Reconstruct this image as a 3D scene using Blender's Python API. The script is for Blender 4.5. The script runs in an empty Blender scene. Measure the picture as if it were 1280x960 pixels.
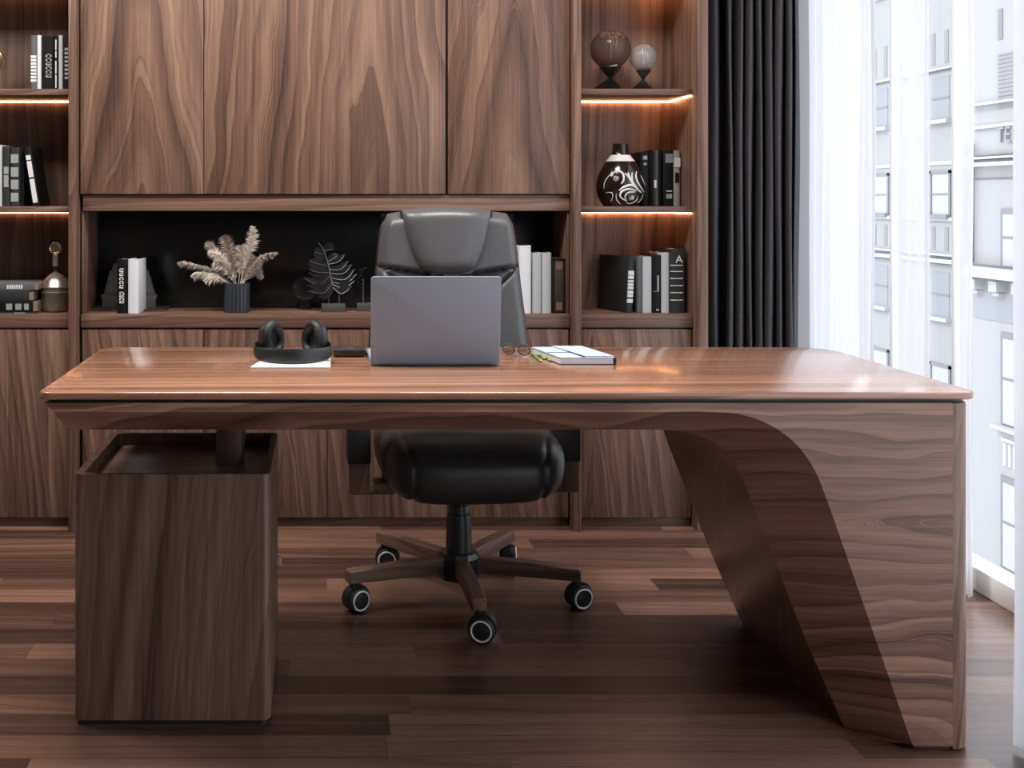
import bpy, bmesh, math, random
from mathutils import Vector, Matrix
random.seed(7)
PI = math.pi
S = bpy.context.scene
COL = S.collection

# ------------------------------------------------------------------ camera, world, light
F, H = 1450.0, 1.17                       # focal length in pixels of a 1280 wide frame, eye height in metres
cam_d = bpy.data.cameras.new('camera'); cam = bpy.data.objects.new('camera', cam_d); COL.objects.link(cam)
cam.location = (0, 0, H); cam.rotation_euler = (PI/2, 0, 0)
cam_d.sensor_width = 36; cam_d.lens = 36*F/1280
cam_d.shift_x = (640-400)/1280; cam_d.shift_y = -(480-250)/1280
cam_d.clip_start = .05; cam_d.clip_end = 300
S.camera = cam

WORLD_STRENGTH = 2.6
SUN_STRENGTH = 1.2
CEIL_POWER = 39
EXPOSURE = 0.0
world = bpy.data.worlds.new('sky'); S.world = world; world.use_nodes = True
bg = world.node_tree.nodes['Background']
bg.inputs[0].default_value = (.93, .965, 1, 1); bg.inputs[1].default_value = WORLD_STRENGTH
S.view_settings.view_transform = 'Standard'; S.view_settings.look = 'None'
S.view_settings.exposure = EXPOSURE; S.view_settings.gamma = 1
S.view_settings.use_curve_mapping = False

sd = bpy.data.lights.new('sun', 'SUN'); sd.energy = SUN_STRENGTH; sd.angle = .03; sd.color = (1, .97, .94)
so = bpy.data.objects.new('sun', sd); COL.objects.link(so)
so.rotation_euler = Vector((.75, .25, -.62)).to_track_quat('-Z', 'Y').to_euler()
so.location = (-10, -5, 20)

XW = 1.93                                 # the window wall
YB = 4.675                                # the back wall
YR, XL, ZC = -2.2, -3.2, 2.75
for y0, y1 in ((YR+.1, 1.2), (1.2, 4.6)):  # daylight enters through the glazed wall
    ld = bpy.data.lights.new('window_portal', 'AREA'); ld.shape = 'RECTANGLE'
    ld.size = y1-y0; ld.size_y = 2.5
    ld.cycles.is_portal = True
    lo = bpy.data.objects.new('window_portal', ld); COL.objects.link(lo)
    lo.location = (XW+.12, (y0+y1)/2, 1.35)
    lo.rotation_euler = Vector((-1, 0, 0)).to_track_quat('-Z', 'Z').to_euler()
    lo.rotation_euler = (PI/2, 0, PI/2)

def at(px, py, D):
    return Vector(((px-400)*D/F, D, H-(py-250)*D/F))
def X(px, D): return (px-400)*D/F
def Z(py, D): return H-(py-250)*D/F

# ------------------------------------------------------------------ materials
def new_mat(name):
    m = bpy.data.materials.new(name); m.use_nodes = True
    nt = m.node_tree; b = nt.nodes['Principled BSDF']
    return m, nt, b
def plain(name, col, rough=.5, metal=0, spec=.5, noise=0, nscale=40, **kw):
    m, nt, b = new_mat(name)
    b.inputs['Base Color'].default_value = (*col, 1); b.inputs['Roughness'].default_value = rough
    b.inputs['Metallic'].default_value = metal; b.inputs['Specular IOR Level'].default_value = spec
    for k, v in kw.items():
        b.inputs[k.replace('_', ' ')].default_value = v
    if noise:
        n = nt.nodes.new('ShaderNodeTexNoise'); n.inputs['Scale'].default_value = nscale
        tc = nt.nodes.new('ShaderNodeTexCoord'); nt.links.new(tc.outputs['Object'], n.inputs['Vector'])
        mx = nt.nodes.new('ShaderNodeMix'); mx.data_type = 'RGBA'
        mx.inputs[6].default_value = (*[c*(1-noise) for c in col], 1)
        mx.inputs[7].default_value = (*[min(1, c*(1+noise)) for c in col], 1)
        nt.links.new(n.outputs[0], mx.inputs[0]); nt.links.new(mx.outputs[2], b.inputs['Base Color'])
    return m
def emit(name, col, s):
    m, nt, b = new_mat(name)
    b.inputs['Base Color'].default_value = (*col, 1)
    b.inputs['Emission Color'].default_value = (*col, 1); b.inputs['Emission Strength'].default_value = s
    return m
class N:
    """tiny node wiring helper"""
    def __init__(s, nt): s.nt = nt
    def val(s, sock, v):
        if isinstance(v, (int, float)): sock.default_value = v
        else: s.nt.links.new(v, sock)
    def m(s, op, a, b=None, c=None):
        n = s.nt.nodes.new('ShaderNodeMath'); n.operation = op
        s.val(n.inputs[0], a)
        if b is not None: s.val(n.inputs[1], b)
        if c is not None: s.val(n.inputs[2], c)
        return n.outputs[0]
    def xyz(s, x, y, z):
        n = s.nt.nodes.new('ShaderNodeCombineXYZ')
        for i, v in enumerate((x, y, z)): s.val(n.inputs[i], v)
        return n.outputs[0]
    def noise(s, vec, scale=1, detail=2, rough=.5, dim='3D', w=None):
        n = s.nt.nodes.new('ShaderNodeTexNoise'); n.noise_dimensions = dim
        if dim != '1D': s.nt.links.new(vec, n.inputs['Vector'])
        if w is not None: s.val(n.inputs['W'], w)
        n.inputs['Scale'].default_value = scale; n.inputs['Detail'].default_value = detail
        n.inputs['Roughness'].default_value = rough
        return n.outputs[0]
WAL = [(0.0, (.020, .0105, .0078)), (.30, (.062, .033, .0235)), (.46, (.118, .064, .045)),
       (.60, (.175, .100, .070)), (.78, (.255, .155, .108)), (1, (.36, .23, .16))]
def ramp(nt, fac, stops, gain=1.0, tint=(1, 1, 1)):
    r = nt.nodes.new('ShaderNodeValToRGB'); e = r.color_ramp.elements
    while len(e) < len(stops): e.new(.5)
    for i, (p, c) in enumerate(stops):
        e[i].position = p; e[i].color = (*[min(1, v*gain*t) for v, t in zip(c, tint)], 1)
    nt.links.new(fac, r.inputs[0]); return r.outputs[0]
def grain(nt, q, a, v, a0, c, k, A, freq, seed, warp=.05, wv=.7, rings=.17):
    """a: across coordinate, v: along coordinate. Returns 0..1 grain value with cathedral arches round a0."""
    vec = q.xyz(q.m('MULTIPLY', a, 4.0), q.m('MULTIPLY', v, wv), seed)
    n1 = q.m('SUBTRACT', q.noise(vec, 1, 2, .5), .5)
    vec3 = q.xyz(q.m('MULTIPLY', a, 22.0), q.m('MULTIPLY', v, 2.6), seed+9)
    n3 = q.m('SUBTRACT', q.noise(vec3, 1, 3, .55), .5)
    vs = q.xyz(q.m('MULTIPLY', a, 75.0), q.m('MULTIPLY', v, 1.3), seed+31)
    stk = q.noise(vs, 1, 4, .65)
    a2 = q.m('ADD', q.m('SUBTRACT', a, a0), q.m('MULTIPLY', n1, warp*4))
    r = q.m('SQRT', q.m('ADD', q.m('MULTIPLY', a2, a2), c*c))
    t = q.m('ADD', q.m('MULTIPLY', r, A), q.m('MULTIPLY', v, k))
    t = q.m('ADD', t, q.m('MULTIPLY', n3, .018))
    g = q.noise(None, freq, 8, .68, '1D', w=q.m('ADD', t, seed*3.7))
    sw_ = q.m('FRACT', q.m('ADD', q.m('MULTIPLY', t, freq*1.15), q.m('MULTIPLY', g, 2.2)))
    ring = q.m('SUBTRACT', q.m('POWER', sw_, 3.0), .25)
    vf = q.xyz(q.m('MULTIPLY', a, 260.0), q.m('MULTIPLY', v, 5.0), seed+3)
    fib = q.noise(vf, 1, 2, .6)
    vb = q.xyz(q.m('MULTIPLY', a, 5.0), q.m('MULTIPLY', v, 1.1), seed+20)
    bro = q.noise(vb, 1, 2, .5)
    out = q.m('ADD', q.m('MULTIPLY', q.m('SUBTRACT', g, .5), .88), .53)
    out = q.m('ADD', out, q.m('MULTIPLY', q.m('SUBTRACT', stk, .5), .42))
    out = q.m('SUBTRACT', out, q.m('MULTIPLY', ring, rings))
    out = q.m('ADD', out, q.m('MULTIPLY', q.m('SUBTRACT', fib, .5), .22))
    out = q.m('ADD', out, q.m('MULTIPLY', q.m('SUBTRACT', bro, .5), .30))
    return out, fib
def walnut(name, axis='Z', a0=0.0, c=.05, k=.10, A=.8, freq=26, seed=1.0, warp=.05, rough=.42, gain=1.0,
           tint=(1, 1, 1), spec=.4, wv=.7, boards=0, coat=0, bias=0.0, yk=1.0, rings=.17):
    m, nt, b = new_mat(name); q = N(nt)
    tc = nt.nodes.new('ShaderNodeTexCoord'); sp = nt.nodes.new('ShaderNodeSeparateXYZ')
    nt.links.new(tc.outputs['Object'], sp.inputs[0]); x, y, z = sp.outputs
    if axis == 'Z': a, v = q.m('ADD', x, y), z
    elif axis == 'X': a, v = q.m('ADD', z, q.m('MULTIPLY', y, yk)), x
    else: a, v = q.m('ADD', x, z), y
    if boards:
        idx = q.m('FLOOR', q.m('DIVIDE', a, boards))
        wn = nt.nodes.new('ShaderNodeTexWhiteNoise'); wn.noise_dimensions = '1D'; nt.links.new(idx, wn.inputs['W'])
        rnd = wn.outputs[0]
        a = q.m('ADD', a, q.m('MULTIPLY', rnd, 5.0)); v = q.m('ADD', v, q.m('MULTIPLY', rnd, 7.0))
    out, fib = grain(nt, q, a, v, a0, c, k, A, freq, seed, warp, wv, rings)
    if boards: out = q.m('ADD', out, q.m('MULTIPLY', q.m('SUBTRACT', rnd, .5), .16))
    if bias: out = q.m('ADD', out, bias)
    colr = ramp(nt, out, WAL, gain, tint); nt.links.new(colr, b.inputs['Base Color'])
    nt.links.new(q.m('ADD', rough-.05, q.m('MULTIPLY', fib, .12)), b.inputs['Roughness'])
    b.inputs['Specular IOR Level'].default_value = spec
    if coat: b.inputs['Coat Weight'].default_value = coat; b.inputs['Coat Roughness'].default_value = .12
    bp = nt.nodes.new('ShaderNodeBump'); bp.inputs['Strength'].default_value = .08; bp.inputs['Distance'].default_value = .001
    nt.links.new(fib, bp.inputs['Height']); nt.links.new(bp.outputs[0], b.inputs['Normal'])
    return m
def floor_mat():
    m, nt, b = new_mat('walnut plank floor'); q = N(nt)
    tc = nt.nodes.new('ShaderNodeTexCoord'); sp = nt.nodes.new('ShaderNodeSeparateXYZ')
    nt.links.new(tc.outputs['Object'], sp.inputs[0]); x, y, z = sp.outputs
    w, L = .105, 1.0
    yr = q.m('DIVIDE', q.m('ADD', y, 20.04), w); row = q.m('FLOOR', yr)
    wn = nt.nodes.new('ShaderNodeTexWhiteNoise'); wn.noise_dimensions = '1D'; nt.links.new(row, wn.inputs['W'])
    xs = q.m('DIVIDE', q.m('ADD', x, q.m('MULTIPLY', wn.outputs[0], 9.0)), L); colm = q.m('FLOOR', xs)
    w2 = nt.nodes.new('ShaderNodeTexWhiteNoise'); w2.noise_dimensions = '2D'
    nt.links.new(q.xyz(row, colm, 0), w2.inputs['Vector']); rnd = w2.outputs[0]
    a = q.m('ADD', y, q.m('MULTIPLY', rnd, 13.0)); v = q.m('ADD', x, q.m('MULTIPLY', rnd, 17.0))
    out, fib = grain(nt, q, a, v, 3.0, .05, .02, .8, 30, 4.0, .05)
    out = q.m('ADD', q.m('MULTIPLY', q.m('SUBTRACT', out, .5), .62), .44)
    out = q.m('ADD', out, q.m('MULTIPLY', q.m('SUBTRACT', rnd, .5), .46))
    colr = ramp(nt, out, WAL, FLOOR_GAIN, (1, .93, .92))
    fy = q.m('FRACT', yr); fx = q.m('FRACT', xs)
    ey = q.m('LESS_THAN', q.m('MINIMUM', fy, q.m('SUBTRACT', 1.0, fy)), .008)
    ex = q.m('LESS_THAN', q.m('MINIMUM', fx, q.m('SUBTRACT', 1.0, fx)), .0009)
    e = q.m('MAXIMUM', ey, ex)
    mx = nt.nodes.new('ShaderNodeMix'); mx.data_type = 'RGBA'; nt.links.new(q.m('MULTIPLY', e, .6), mx.inputs[0])
    nt.links.new(colr, mx.inputs[6]); mx.inputs[7].default_value = (.02, .012, .01, 1)
    nt.links.new(mx.outputs[2], b.inputs['Base Color'])
    nt.links.new(q.m('ADD', .23, q.m('MULTIPLY', fib, .13)), b.inputs['Roughness'])
    b.inputs['Specular IOR Level'].default_value = .6
    return m
FLOOR_GAIN = 1.06
def sheer_mat(name, opac, col=(.93, .95, 1)):
    m = bpy.data.materials.new(name); m.use_nodes = True; nt = m.node_tree; nt.nodes.clear(); q = N(nt)
    o = nt.nodes.new('ShaderNodeOutputMaterial'); tr = nt.nodes.new('ShaderNodeBsdfTransparent')
    tl = nt.nodes.new('ShaderNodeBsdfTranslucent'); df = nt.nodes.new('ShaderNodeBsdfDiffuse')
    tl.inputs[0].default_value = (*col, 1); df.inputs[0].default_value = (*col, 1)
    a = nt.nodes.new('ShaderNodeMixShader'); a.inputs[0].default_value = .25
    nt.links.new(tl.outputs[0], a.inputs[1]); nt.links.new(df.outputs[0], a.inputs[2])
    c = nt.nodes.new('ShaderNodeMixShader')
    tc = nt.nodes.new('ShaderNodeTexCoord'); sp = nt.nodes.new('ShaderNodeSeparateXYZ')
    nt.links.new(tc.outputs['Object'], sp.inputs[0])
    n = q.noise(q.xyz(q.m('MULTIPLY', sp.outputs[1], 60.0), 0.0, 0.0), 1, 2)
    c_f = q.m('ADD', opac-.06, q.m('MULTIPLY', n, .12)); nt.links.new(c_f, c.inputs[0])
    nt.links.new(tr.outputs[0], c.inputs[1]); nt.links.new(a.outputs[0], c.inputs[2])
    nt.links.new(c.outputs[0], o.inputs[0]); return m
def glass_mat(name, refl=.06, tint=(.97, .98, 1)):
    m = bpy.data.materials.new(name); m.use_nodes = True; nt = m.node_tree; nt.nodes.clear()
    o = nt.nodes.new('ShaderNodeOutputMaterial'); tr = nt.nodes.new('ShaderNodeBsdfTransparent')
    tr.inputs[0].default_value = (*tint, 1)
    gl = nt.nodes.new('ShaderNodeBsdfGlossy'); gl.inputs['Roughness'].default_value = .02
    c = nt.nodes.new('ShaderNodeMixShader'); c.inputs[0].default_value = refl
    nt.links.new(tr.outputs[0], c.inputs[1]); nt.links.new(gl.outputs[0], c.inputs[2]); nt.links.new(c.outputs[0], o.inputs[0])
    return m

# ------------------------------------------------------------------ mesh helpers
def mesh_from(bm, name):
    me = bpy.data.meshes.new(name); bm.to_mesh(me); bm.free(); return me
class MB:
    def __init__(s): s.bm = bmesh.new()
    def add(s, other):
        me = bpy.data.meshes.new('t'); other.to_mesh(me); other.free(); s.bm.from_mesh(me); bpy.data.meshes.remove(me)
    def box(s, x0, x1, y0, y1, z0, z1, bev=0, seg=2, mat=None):
        b = bmesh.new(); bmesh.ops.create_cube(b, size=1)
        for v in b.verts:
            v.co = Vector(((x0+x1)/2+v.co.x*(x1-x0), (y0+y1)/2+v.co.y*(y1-y0), (z0+z1)/2+v.co.z*(z1-z0)))
        if bev: bmesh.ops.bevel(b, geom=list(b.edges), offset=bev, segments=seg, affect='EDGES', profile=.5)
        if mat is not None: b.transform(mat)
        s.add(b); return s
    def prism(s, pts, lo, hi, axis='Z', bev=0, seg=2, mat=None):
        """polygon pts extruded between lo and hi along axis; pts are the two other coordinates in xyz order"""
        b = bmesh.new()
        def P(p, h):
            if axis == 'Z': return (p[0], p[1], h)
            if axis == 'Y': return (p[0], h, p[1])
            return (h, p[0], p[1])
        A = [b.verts.new(P(p, lo)) for p in pts]; B = [b.verts.new(P(p, hi)) for p in pts]
        n = len(pts); fs = [b.faces.new(A), b.faces.new(B[::-1])]
        for i in range(n): b.faces.new((A[i], B[i], B[(i+1) % n], A[(i+1) % n]))
        bmesh.ops.recalc_face_normals(b, faces=b.faces)
        if bev:
            es = set(fs[0].edges) | set(fs[1].edges)
            bmesh.ops.bevel(b, geom=list(es), offset=bev, segments=seg, affect='EDGES', profile=.5)
        if mat is not None: b.transform(mat)
        s.add(b); return s
    def lathe(s, prof, cx=0, cy=0, n=32, mat=None, rib=None):
        b = bmesh.new(); rings = []
        for r, z in prof:
            if r < 1e-5: rings.append([b.verts.new((cx, cy, z))])
            else:
                rr = []
                for i in range(n):
                    a = 2*PI*i/n; k = rib(a) if rib else 1
                    rr.append(b.verts.new((cx+r*k*math.cos(a), cy+r*k*math.sin(a), z)))
                rings.append(rr)
        for A, B in zip(rings, rings[1:]):
            if len(A) == 1 and len(B) == 1: continue
            for i in range(n):
                j = (i+1) % n
                if len(A) == 1: b.faces.new((A[0], B[j], B[i]))
                elif len(B) == 1: b.faces.new((A[i], A[j], B[0]))
                else: b.faces.new((A[i], A[j], B[j], B[i]))
        for R in (rings[0], rings[-1]):
            if len(R) > 1: b.faces.new(R)
        bmesh.ops.recalc_face_normals(b, faces=b.faces)
        if mat is not None: b.transform(mat)
        s.add(b); return s
    def tube(s, pts, r, n=8, mat=None, flat=1.0):
        """round tube through pts; r number or list"""
        pts = [Vector(p) for p in pts]; b = bmesh.new(); rings = []
        rs = r if isinstance(r, (list, tuple)) else [r]*len(pts)
        up = None
        for i, p in enumerate(pts):
            d = (pts[min(i+1, len(pts)-1)]-pts[max(i-1, 0)]).normalized()
            if up is None:
                up = Vector((0, 0, 1)) if abs(d.z) < .9 else Vector((0, 1, 0))
            sx = d.cross(up).normalized(); up = sx.cross(d).normalized()
            rings.append([b.verts.new(p+(sx*math.cos(2*PI*k/n)+up*math.sin(2*PI*k/n)*flat)*rs[i]) for k in range(n)])
        for A, B in zip(rings, rings[1:]):
            for k in range(n): b.faces.new((A[k], A[(k+1) % n], B[(k+1) % n], B[k]))
        b.faces.new(rings[0][::-1]); b.faces.new(rings[-1])
        bmesh.ops.recalc_face_normals(b, faces=b.faces)
        if mat is not None: b.transform(mat)
        s.add(b); return s
    def cyl(s, p0, p1, r, n=20): return s.tube([p0, p1], r, n)
    def ball(s, c, r, sx=1, sy=1, sz=1, u=24, v=14, mat=None):
        b = bmesh.new(); bmesh.ops.create_uvsphere(b, u_segments=u, v_segments=v, radius=r)
        for q in b.verts: q.co = Vector((q.co.x*sx, q.co.y*sy, q.co.z*sz))
        if mat is not None: b.transform(mat)
        bmesh.ops.translate(b, verts=b.verts, vec=Vector(c)); s.add(b); return s
    def grid(s, fn, nu, nv, closed_u=False, mat=None):
        b = bmesh.new()
        V = [[b.verts.new(fn(i/(nu), j/(nv))) for j in range(nv+1)] for i in range(nu+(0 if closed_u else 1))]
        m_ = len(V)
        for i in range(nu):
            for j in range(nv):
                b.faces.new((V[i][j], V[(i+1) % m_][j], V[(i+1) % m_][j+1], V[i][j+1]))
        if mat is not None: b.transform(mat)
        s.add(b); return s
    def build(s, name, mat, parent=None, ang=35, weld=False):
        if weld: bmesh.ops.remove_doubles(s.bm, verts=s.bm.verts, dist=1e-5); bmesh.ops.recalc_face_normals(s.bm, faces=s.bm.faces)
        me = mesh_from(s.bm, name); me.materials.append(mat)
        for p in me.polygons: p.use_smooth = True
        me.set_sharp_from_angle(angle=math.radians(ang))
        o = bpy.data.objects.new(name, me); COL.objects.link(o)
        if parent: o.parent = parent
        return o
def thing(name, label, cat, loc=(0, 0, 0), rotz=0, group=None):
    o = bpy.data.objects.new(name, None); COL.objects.link(o); o.empty_display_size = .1
    o.location = loc; o.rotation_euler = (0, 0, rotz); o['label'] = label; o['category'] = cat
    if group: o['group'] = group
    return o
def tag(o, label, cat, group=None, kind=None):
    o['label'] = label; o['category'] = cat
    if group: o['group'] = group
    if kind: o['kind'] = kind
    return o
def struct(o): o['kind'] = 'structure'; return o
def rrect(x0, x1, y0, y1, r, n=8):
    """rounded rectangle; r: one radius or four (x0y0, x1y0, x1y1, x0y1)"""
    rs = r if isinstance(r, (list, tuple)) else [r]*4
    out = []
    for (cx, cy, a, rr) in ((x0, y0, PI, rs[0]), (x1, y0, 1.5*PI, rs[1]), (x1, y1, 0, rs[2]), (x0, y1, .5*PI, rs[3])):
        ox = cx+(rr if cx == x0 else -rr); oy = cy+(rr if cy == y0 else -rr)
        for i in range(n+1):
            t = a+PI/2*i/n; out.append((ox+rr*math.cos(t), oy+rr*math.sin(t)))
    return out
def smooth_line(pts, n):
    """Catmull-Rom resample of a 2D/3D point list to n points"""
    P = [Vector(p) for p in pts]; P = [P[0]*2-P[1]]+P+[P[-1]*2-P[-2]]
    segs = len(P)-3; out = []
    for i in range(n):
        t = i/(n-1)*segs; k = min(int(t), segs-1); u = t-k
        a, b, c, d = P[k:k+4]
        out.append(.5*((2*b)+(c-a)*u+(2*a-5*b+4*c-d)*u*u+(-a+3*b-3*c+d)*u**3))
    return out
def letter(txt, size, mat, loc, rot, name, parent, ext=.0004):
    cu = bpy.data.curves.new(name, 'FONT'); cu.body = txt; cu.size = size; cu.extrude = ext
    cu.align_x = 'CENTER'; cu.align_y = 'CENTER'
    t = bpy.data.objects.new('tmp', cu); COL.objects.link(t)
    dg = bpy.context.evaluated_depsgraph_get(); me = bpy.data.meshes.new_from_object(t.evaluated_get(dg))
    bpy.data.objects.remove(t); me.transform(Matrix.LocRotScale(Vector(loc), rot, None))
    me.materials.clear(); me.materials.append(mat)
    o = bpy.data.objects.new(name, me); COL.objects.link(o)
    if parent: o.parent = parent
    return o

# ------------------------------------------------------------------ shared materials
M_wall = plain('warm grey wall paint', (.42, .42, .44), .8, noise=.03)
M_white = plain('white ceiling paint', (.62, .61, .60), .8)
M_grey = plain('taupe wall paint', (.20, .18, .17), .8, noise=.03)
M_frame = plain('white window frame', (.85, .86, .88), .35)
M_dark = plain('matt black', (.012, .012, .013), .5)
M_black = plain('gloss black', (.008, .008, .009), .18)
M_blackglass = plain('black glass back panel', (.014, .015, .015), .22, spec=.5)
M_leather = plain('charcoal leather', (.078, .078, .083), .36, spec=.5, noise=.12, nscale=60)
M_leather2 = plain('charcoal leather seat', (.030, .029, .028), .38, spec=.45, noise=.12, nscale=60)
M_plastic = plain('dark grey plastic', (.022, .027, .028), .35)
M_rub = plain('black rubber', (.012, .012, .012), .5)
M_ring = plain('white ring', (.72, .74, .76), .4)
M_pages = plain('book pages', (.62, .58, .52), .8, noise=.1, nscale=300)
M_led = emit('warm led strip', (1, .46, .21), 14)
M_metal = plain('brushed steel', (.50, .47, .44), .25, 1)
M_paper = plain('white paper', (.80, .80, .80), .6)

# ------------------------------------------------------------------ room
FLM = floor_mat()
struct(MB().box(XL, XW+.15, YR, YB+.1, -.1, 0).build('floor', FLM))
struct(MB().box(XL, XW+.15, YR, YB+.1, ZC, ZC+.1).build('ceiling', M_white))
struct(MB().box(XL, XW+.15, YB, YB+.1, 0, ZC).build('wall_back', M_wall))
struct(MB().box(XL-.1, XL, YR, YB+.1, 0, ZC).build('wall_left', M_grey))
struct(MB().box(XL, XW+.15, YR-.1, YR, 0, ZC).build('wall_front', M_grey))
struct(MB().box(XW+.02, XW+.15, YR, YB, 2.62, ZC).build('wall_right', M_wall))
# glazed right wall: rails and mullions, panes between them
wf = MB(); wf.box(XW+.03, XW+.11, YR, YB, .0, .07, .004); wf.box(XW+.03, XW+.11, YR, YB, 2.56, 2.62, .004)
mull = [4.60, 4.03, 3.635, 2.40, 1.2, 0, -1.2, YR+.04]
for y in mull: wf.box(XW+.055, XW+.075, y-.012, y+.012, .07, 2.56, .002)
wfo = struct(wf.build('window_1', M_frame))
gp = MB(); gp.box(XW+.065, XW+.071, YR+.05, YB-.07, .07, 2.56)
gpo = gp.build('window_glass', glass_mat('window glass', .05), wfo)

# ------------------------------------------------------------------ curtains
def curtain(name, mat, pts, z0, z1, label, cat='curtain', group=None, thick=.002):
    """pts: fold line in plan; hung from a heading at z1"""
    b = bmesh.new(); pl = smooth_line([(p[0], p[1], 0) for p in pts], len(pts)*8)
    nz = 14; rows = []
    for j in range(nz+1):
        z = z0+(z1-z0)*j/nz; row = []
        for i, p in enumerate(pl):
            s_ = .004*math.sin(z*2.1+i*.13)+.003*math.sin(z*4.7+i*.05)
            row.append(b.verts.new((p.x+s_, p.y+s_*.5, z)))
        rows.append(row)
    for A, B in zip(rows, rows[1:]):
        for i in range(len(A)-1): b.faces.new((A[i], A[i+1], B[i+1], B[i]))
    bmesh.ops.recalc_face_normals(b, faces=b.faces)
    mb = MB(); mb.add(b); o = mb.build(name, mat, None, 80)
    if thick:
        md = o.modifiers.new('thickness', 'SOLIDIFY'); md.thickness = thick; md.offset = 0
    return tag(o, label, cat, group)
M_cur = plain('charcoal drape', (.085, .080, .088), .85, spec=.15, noise=.15, nscale=200)
yc = 4.42
pts = [(X(878, 4.50), 4.50), (X(884, 4.44), 4.44), (X(896, 4.40), 4.40), (X(900, 4.48), 4.48), (X(906, 4.53), 4.53)]
px = 909
while px < 992:
    pts += [(X(px, 4.40), 4.40), (X(px+5.5, 4.385), 4.385), (X(px+7.5, 4.46), 4.46), (X(px+9, 4.46), 4.46)]
    px += 12.4
pts += [(X(994, 4.42), 4.42), (X(998, 4.56), 4.56)]
curtain('curtain', M_cur, pts, .01, 2.70, 'charcoal floor-length curtain hanging in tight folds beside the bookcase')

def wavy(y0, y1, x, amp, n):
    return [(x+amp*math.sin(i*PI/1.0*.5*2)+(amp if i % 2 else -amp), y0+(y1-y0)*i/n) for i in range(n+1)]
def dy(px_): return F*(XW-.03)/(px_-400)        # where a line of sight meets the window wall
SH1 = sheer_mat('dense white sheer', .97); SH2 = sheer_mat('light white sheer', .62); SH3 = sheer_mat('white sheer', .82)
curtain('sheer_curtain', SH1, wavy(dy(1012), dy(1076), XW-.02, .012, 14), .01, 2.70, 'dense white sheer curtain right of the charcoal drape', thick=0)
curtain('sheer_curtain', SH3, wavy(dy(1077), dy(1093), XW-.03, .012, 4), .01, 2.70, 'narrow white sheer panel between the dense sheer and the first clear strip of glass', thick=0)
curtain('sheer_curtain', SH2, wavy(dy(1119), dy(1162), XW-.03, .014, 8), .01, 2.70, 'translucent white sheer panel between the two clear strips with building windows', thick=0)
curtain('sheer_curtain', SH3, wavy(dy(1197), dy(1215), XW-.03, .012, 4), .01, 2.70, 'white sheer panel left of the ornate building facade', thick=0)
curtain('sheer_curtain', SH1, [(1.475, 2.47), (1.50, 2.43), (1.54, 2.47), (1.58, 2.42), (1.62, 2.46), (1.66, 2.41), (1.70, 2.45), (1.76, 2.40), (1.82, 2.44), (1.88, 2.39)],
        .01, 2.70, 'near white sheer curtain at the far right edge, reaching the floor', thick=0)

# ------------------------------------------------------------------ bookcase wall
SB = 4.138; SU = 4.09; BK = 4.407         # front plane, front of the uprights, back panel
def xb(px, D=SB): return X(px, D)
zs = {'base': .762, 's2': 1.147, 's1': 1.567, 's0': 1.987}
M_up = walnut('walnut upright', 'Z', 5.0, seed=3.1, k=.02, freq=30, gain=1.05, rough=.4)
M_shelf = walnut('walnut shelf', 'X', 2.0, seed=5.3, k=.03, freq=24)
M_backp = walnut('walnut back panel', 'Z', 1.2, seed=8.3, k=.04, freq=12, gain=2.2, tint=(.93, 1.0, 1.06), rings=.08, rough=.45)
M_backL = walnut('walnut back panel left', 'Z', -1.6, seed=2.9, k=.03, freq=18, gain=.70, rough=.5)
M_side = walnut('walnut side panel', 'Z', 5.0, seed=6.6, k=.02, freq=28)
M_low = walnut('walnut base doors', 'Z', .3, c=.08, seed=7.7, k=.10, freq=26, boards=.145)
M_rail = walnut('walnut rail', 'X', 1.25, seed=9.4, k=.05, freq=20)
M_plinth = walnut('walnut plinth', 'X', 1.0, seed=1.4, gain=.75)

def bookcase(x0, x1, right, label, mb):
    """x0..x1 clear width; uprights either side"""
    t = thing('bookcase', label, 'bookcase', ((x0+x1)/2, SB, 0)); ox, oy = (x0+x1)/2, SB
    def B(*a, **k): return MB().box(a[0]-ox, a[1]-ox, a[2]-oy, a[3]-oy, a[4], a[5], k.get('bev', .0015))
    B(x0, x1, BK, BK+.02, .72, 2.6).build('back_panel', mb, t)
    if right:
        B(x0-.028, x0, SU, BK+.02, 0, 2.6, bev=.002).build('side_panel', M_up, t)
        B(x1, x1+.038, SU, YB-.01, 0, 2.6, bev=.002).build('side_panel', M_side, t)
    else:
        B(x0-.03, x0, SU, BK+.02, 0, 2.6, bev=.002).build('side_panel', M_side, t)
        B(x1, x1+.028, SU, BK+.02, 0, 2.6, bev=.002).build('side_panel', M_up, t)
    for key in ('s0', 's1', 's2'):
        z = zs[key]
        sh = B(x0, x1, SB+.002, BK, z-.022, z).build('shelf', M_shelf, t)
        B(x0+.004, x1-.004, BK-.010, BK-.002, z-.027, z-.0225, bev=0).build('led_strip', M_led, sh)
        if right:
            B(x1-.011, x1-.002, SB+.01, BK-.012, z-.027, z-.0225, bev=0).build('led_strip', M_led, sh)
    B(x0-.028, x1+.028, SU, BK+.02, 2.6, 2.62).build('top_panel', M_side, t)
    return t
RX0, RX1 = xb(723), 1.331
LX0, LX1 = -1.62, xb(89)
bookcase(RX0, RX1, True, 'walnut bookcase with lit shelves right of the wall cabinet, beside the charcoal curtain', M_backp)
bookcase(LX0, LX1, False, 'walnut bookcase with lit shelves at the left edge of the photo', M_backL)

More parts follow.
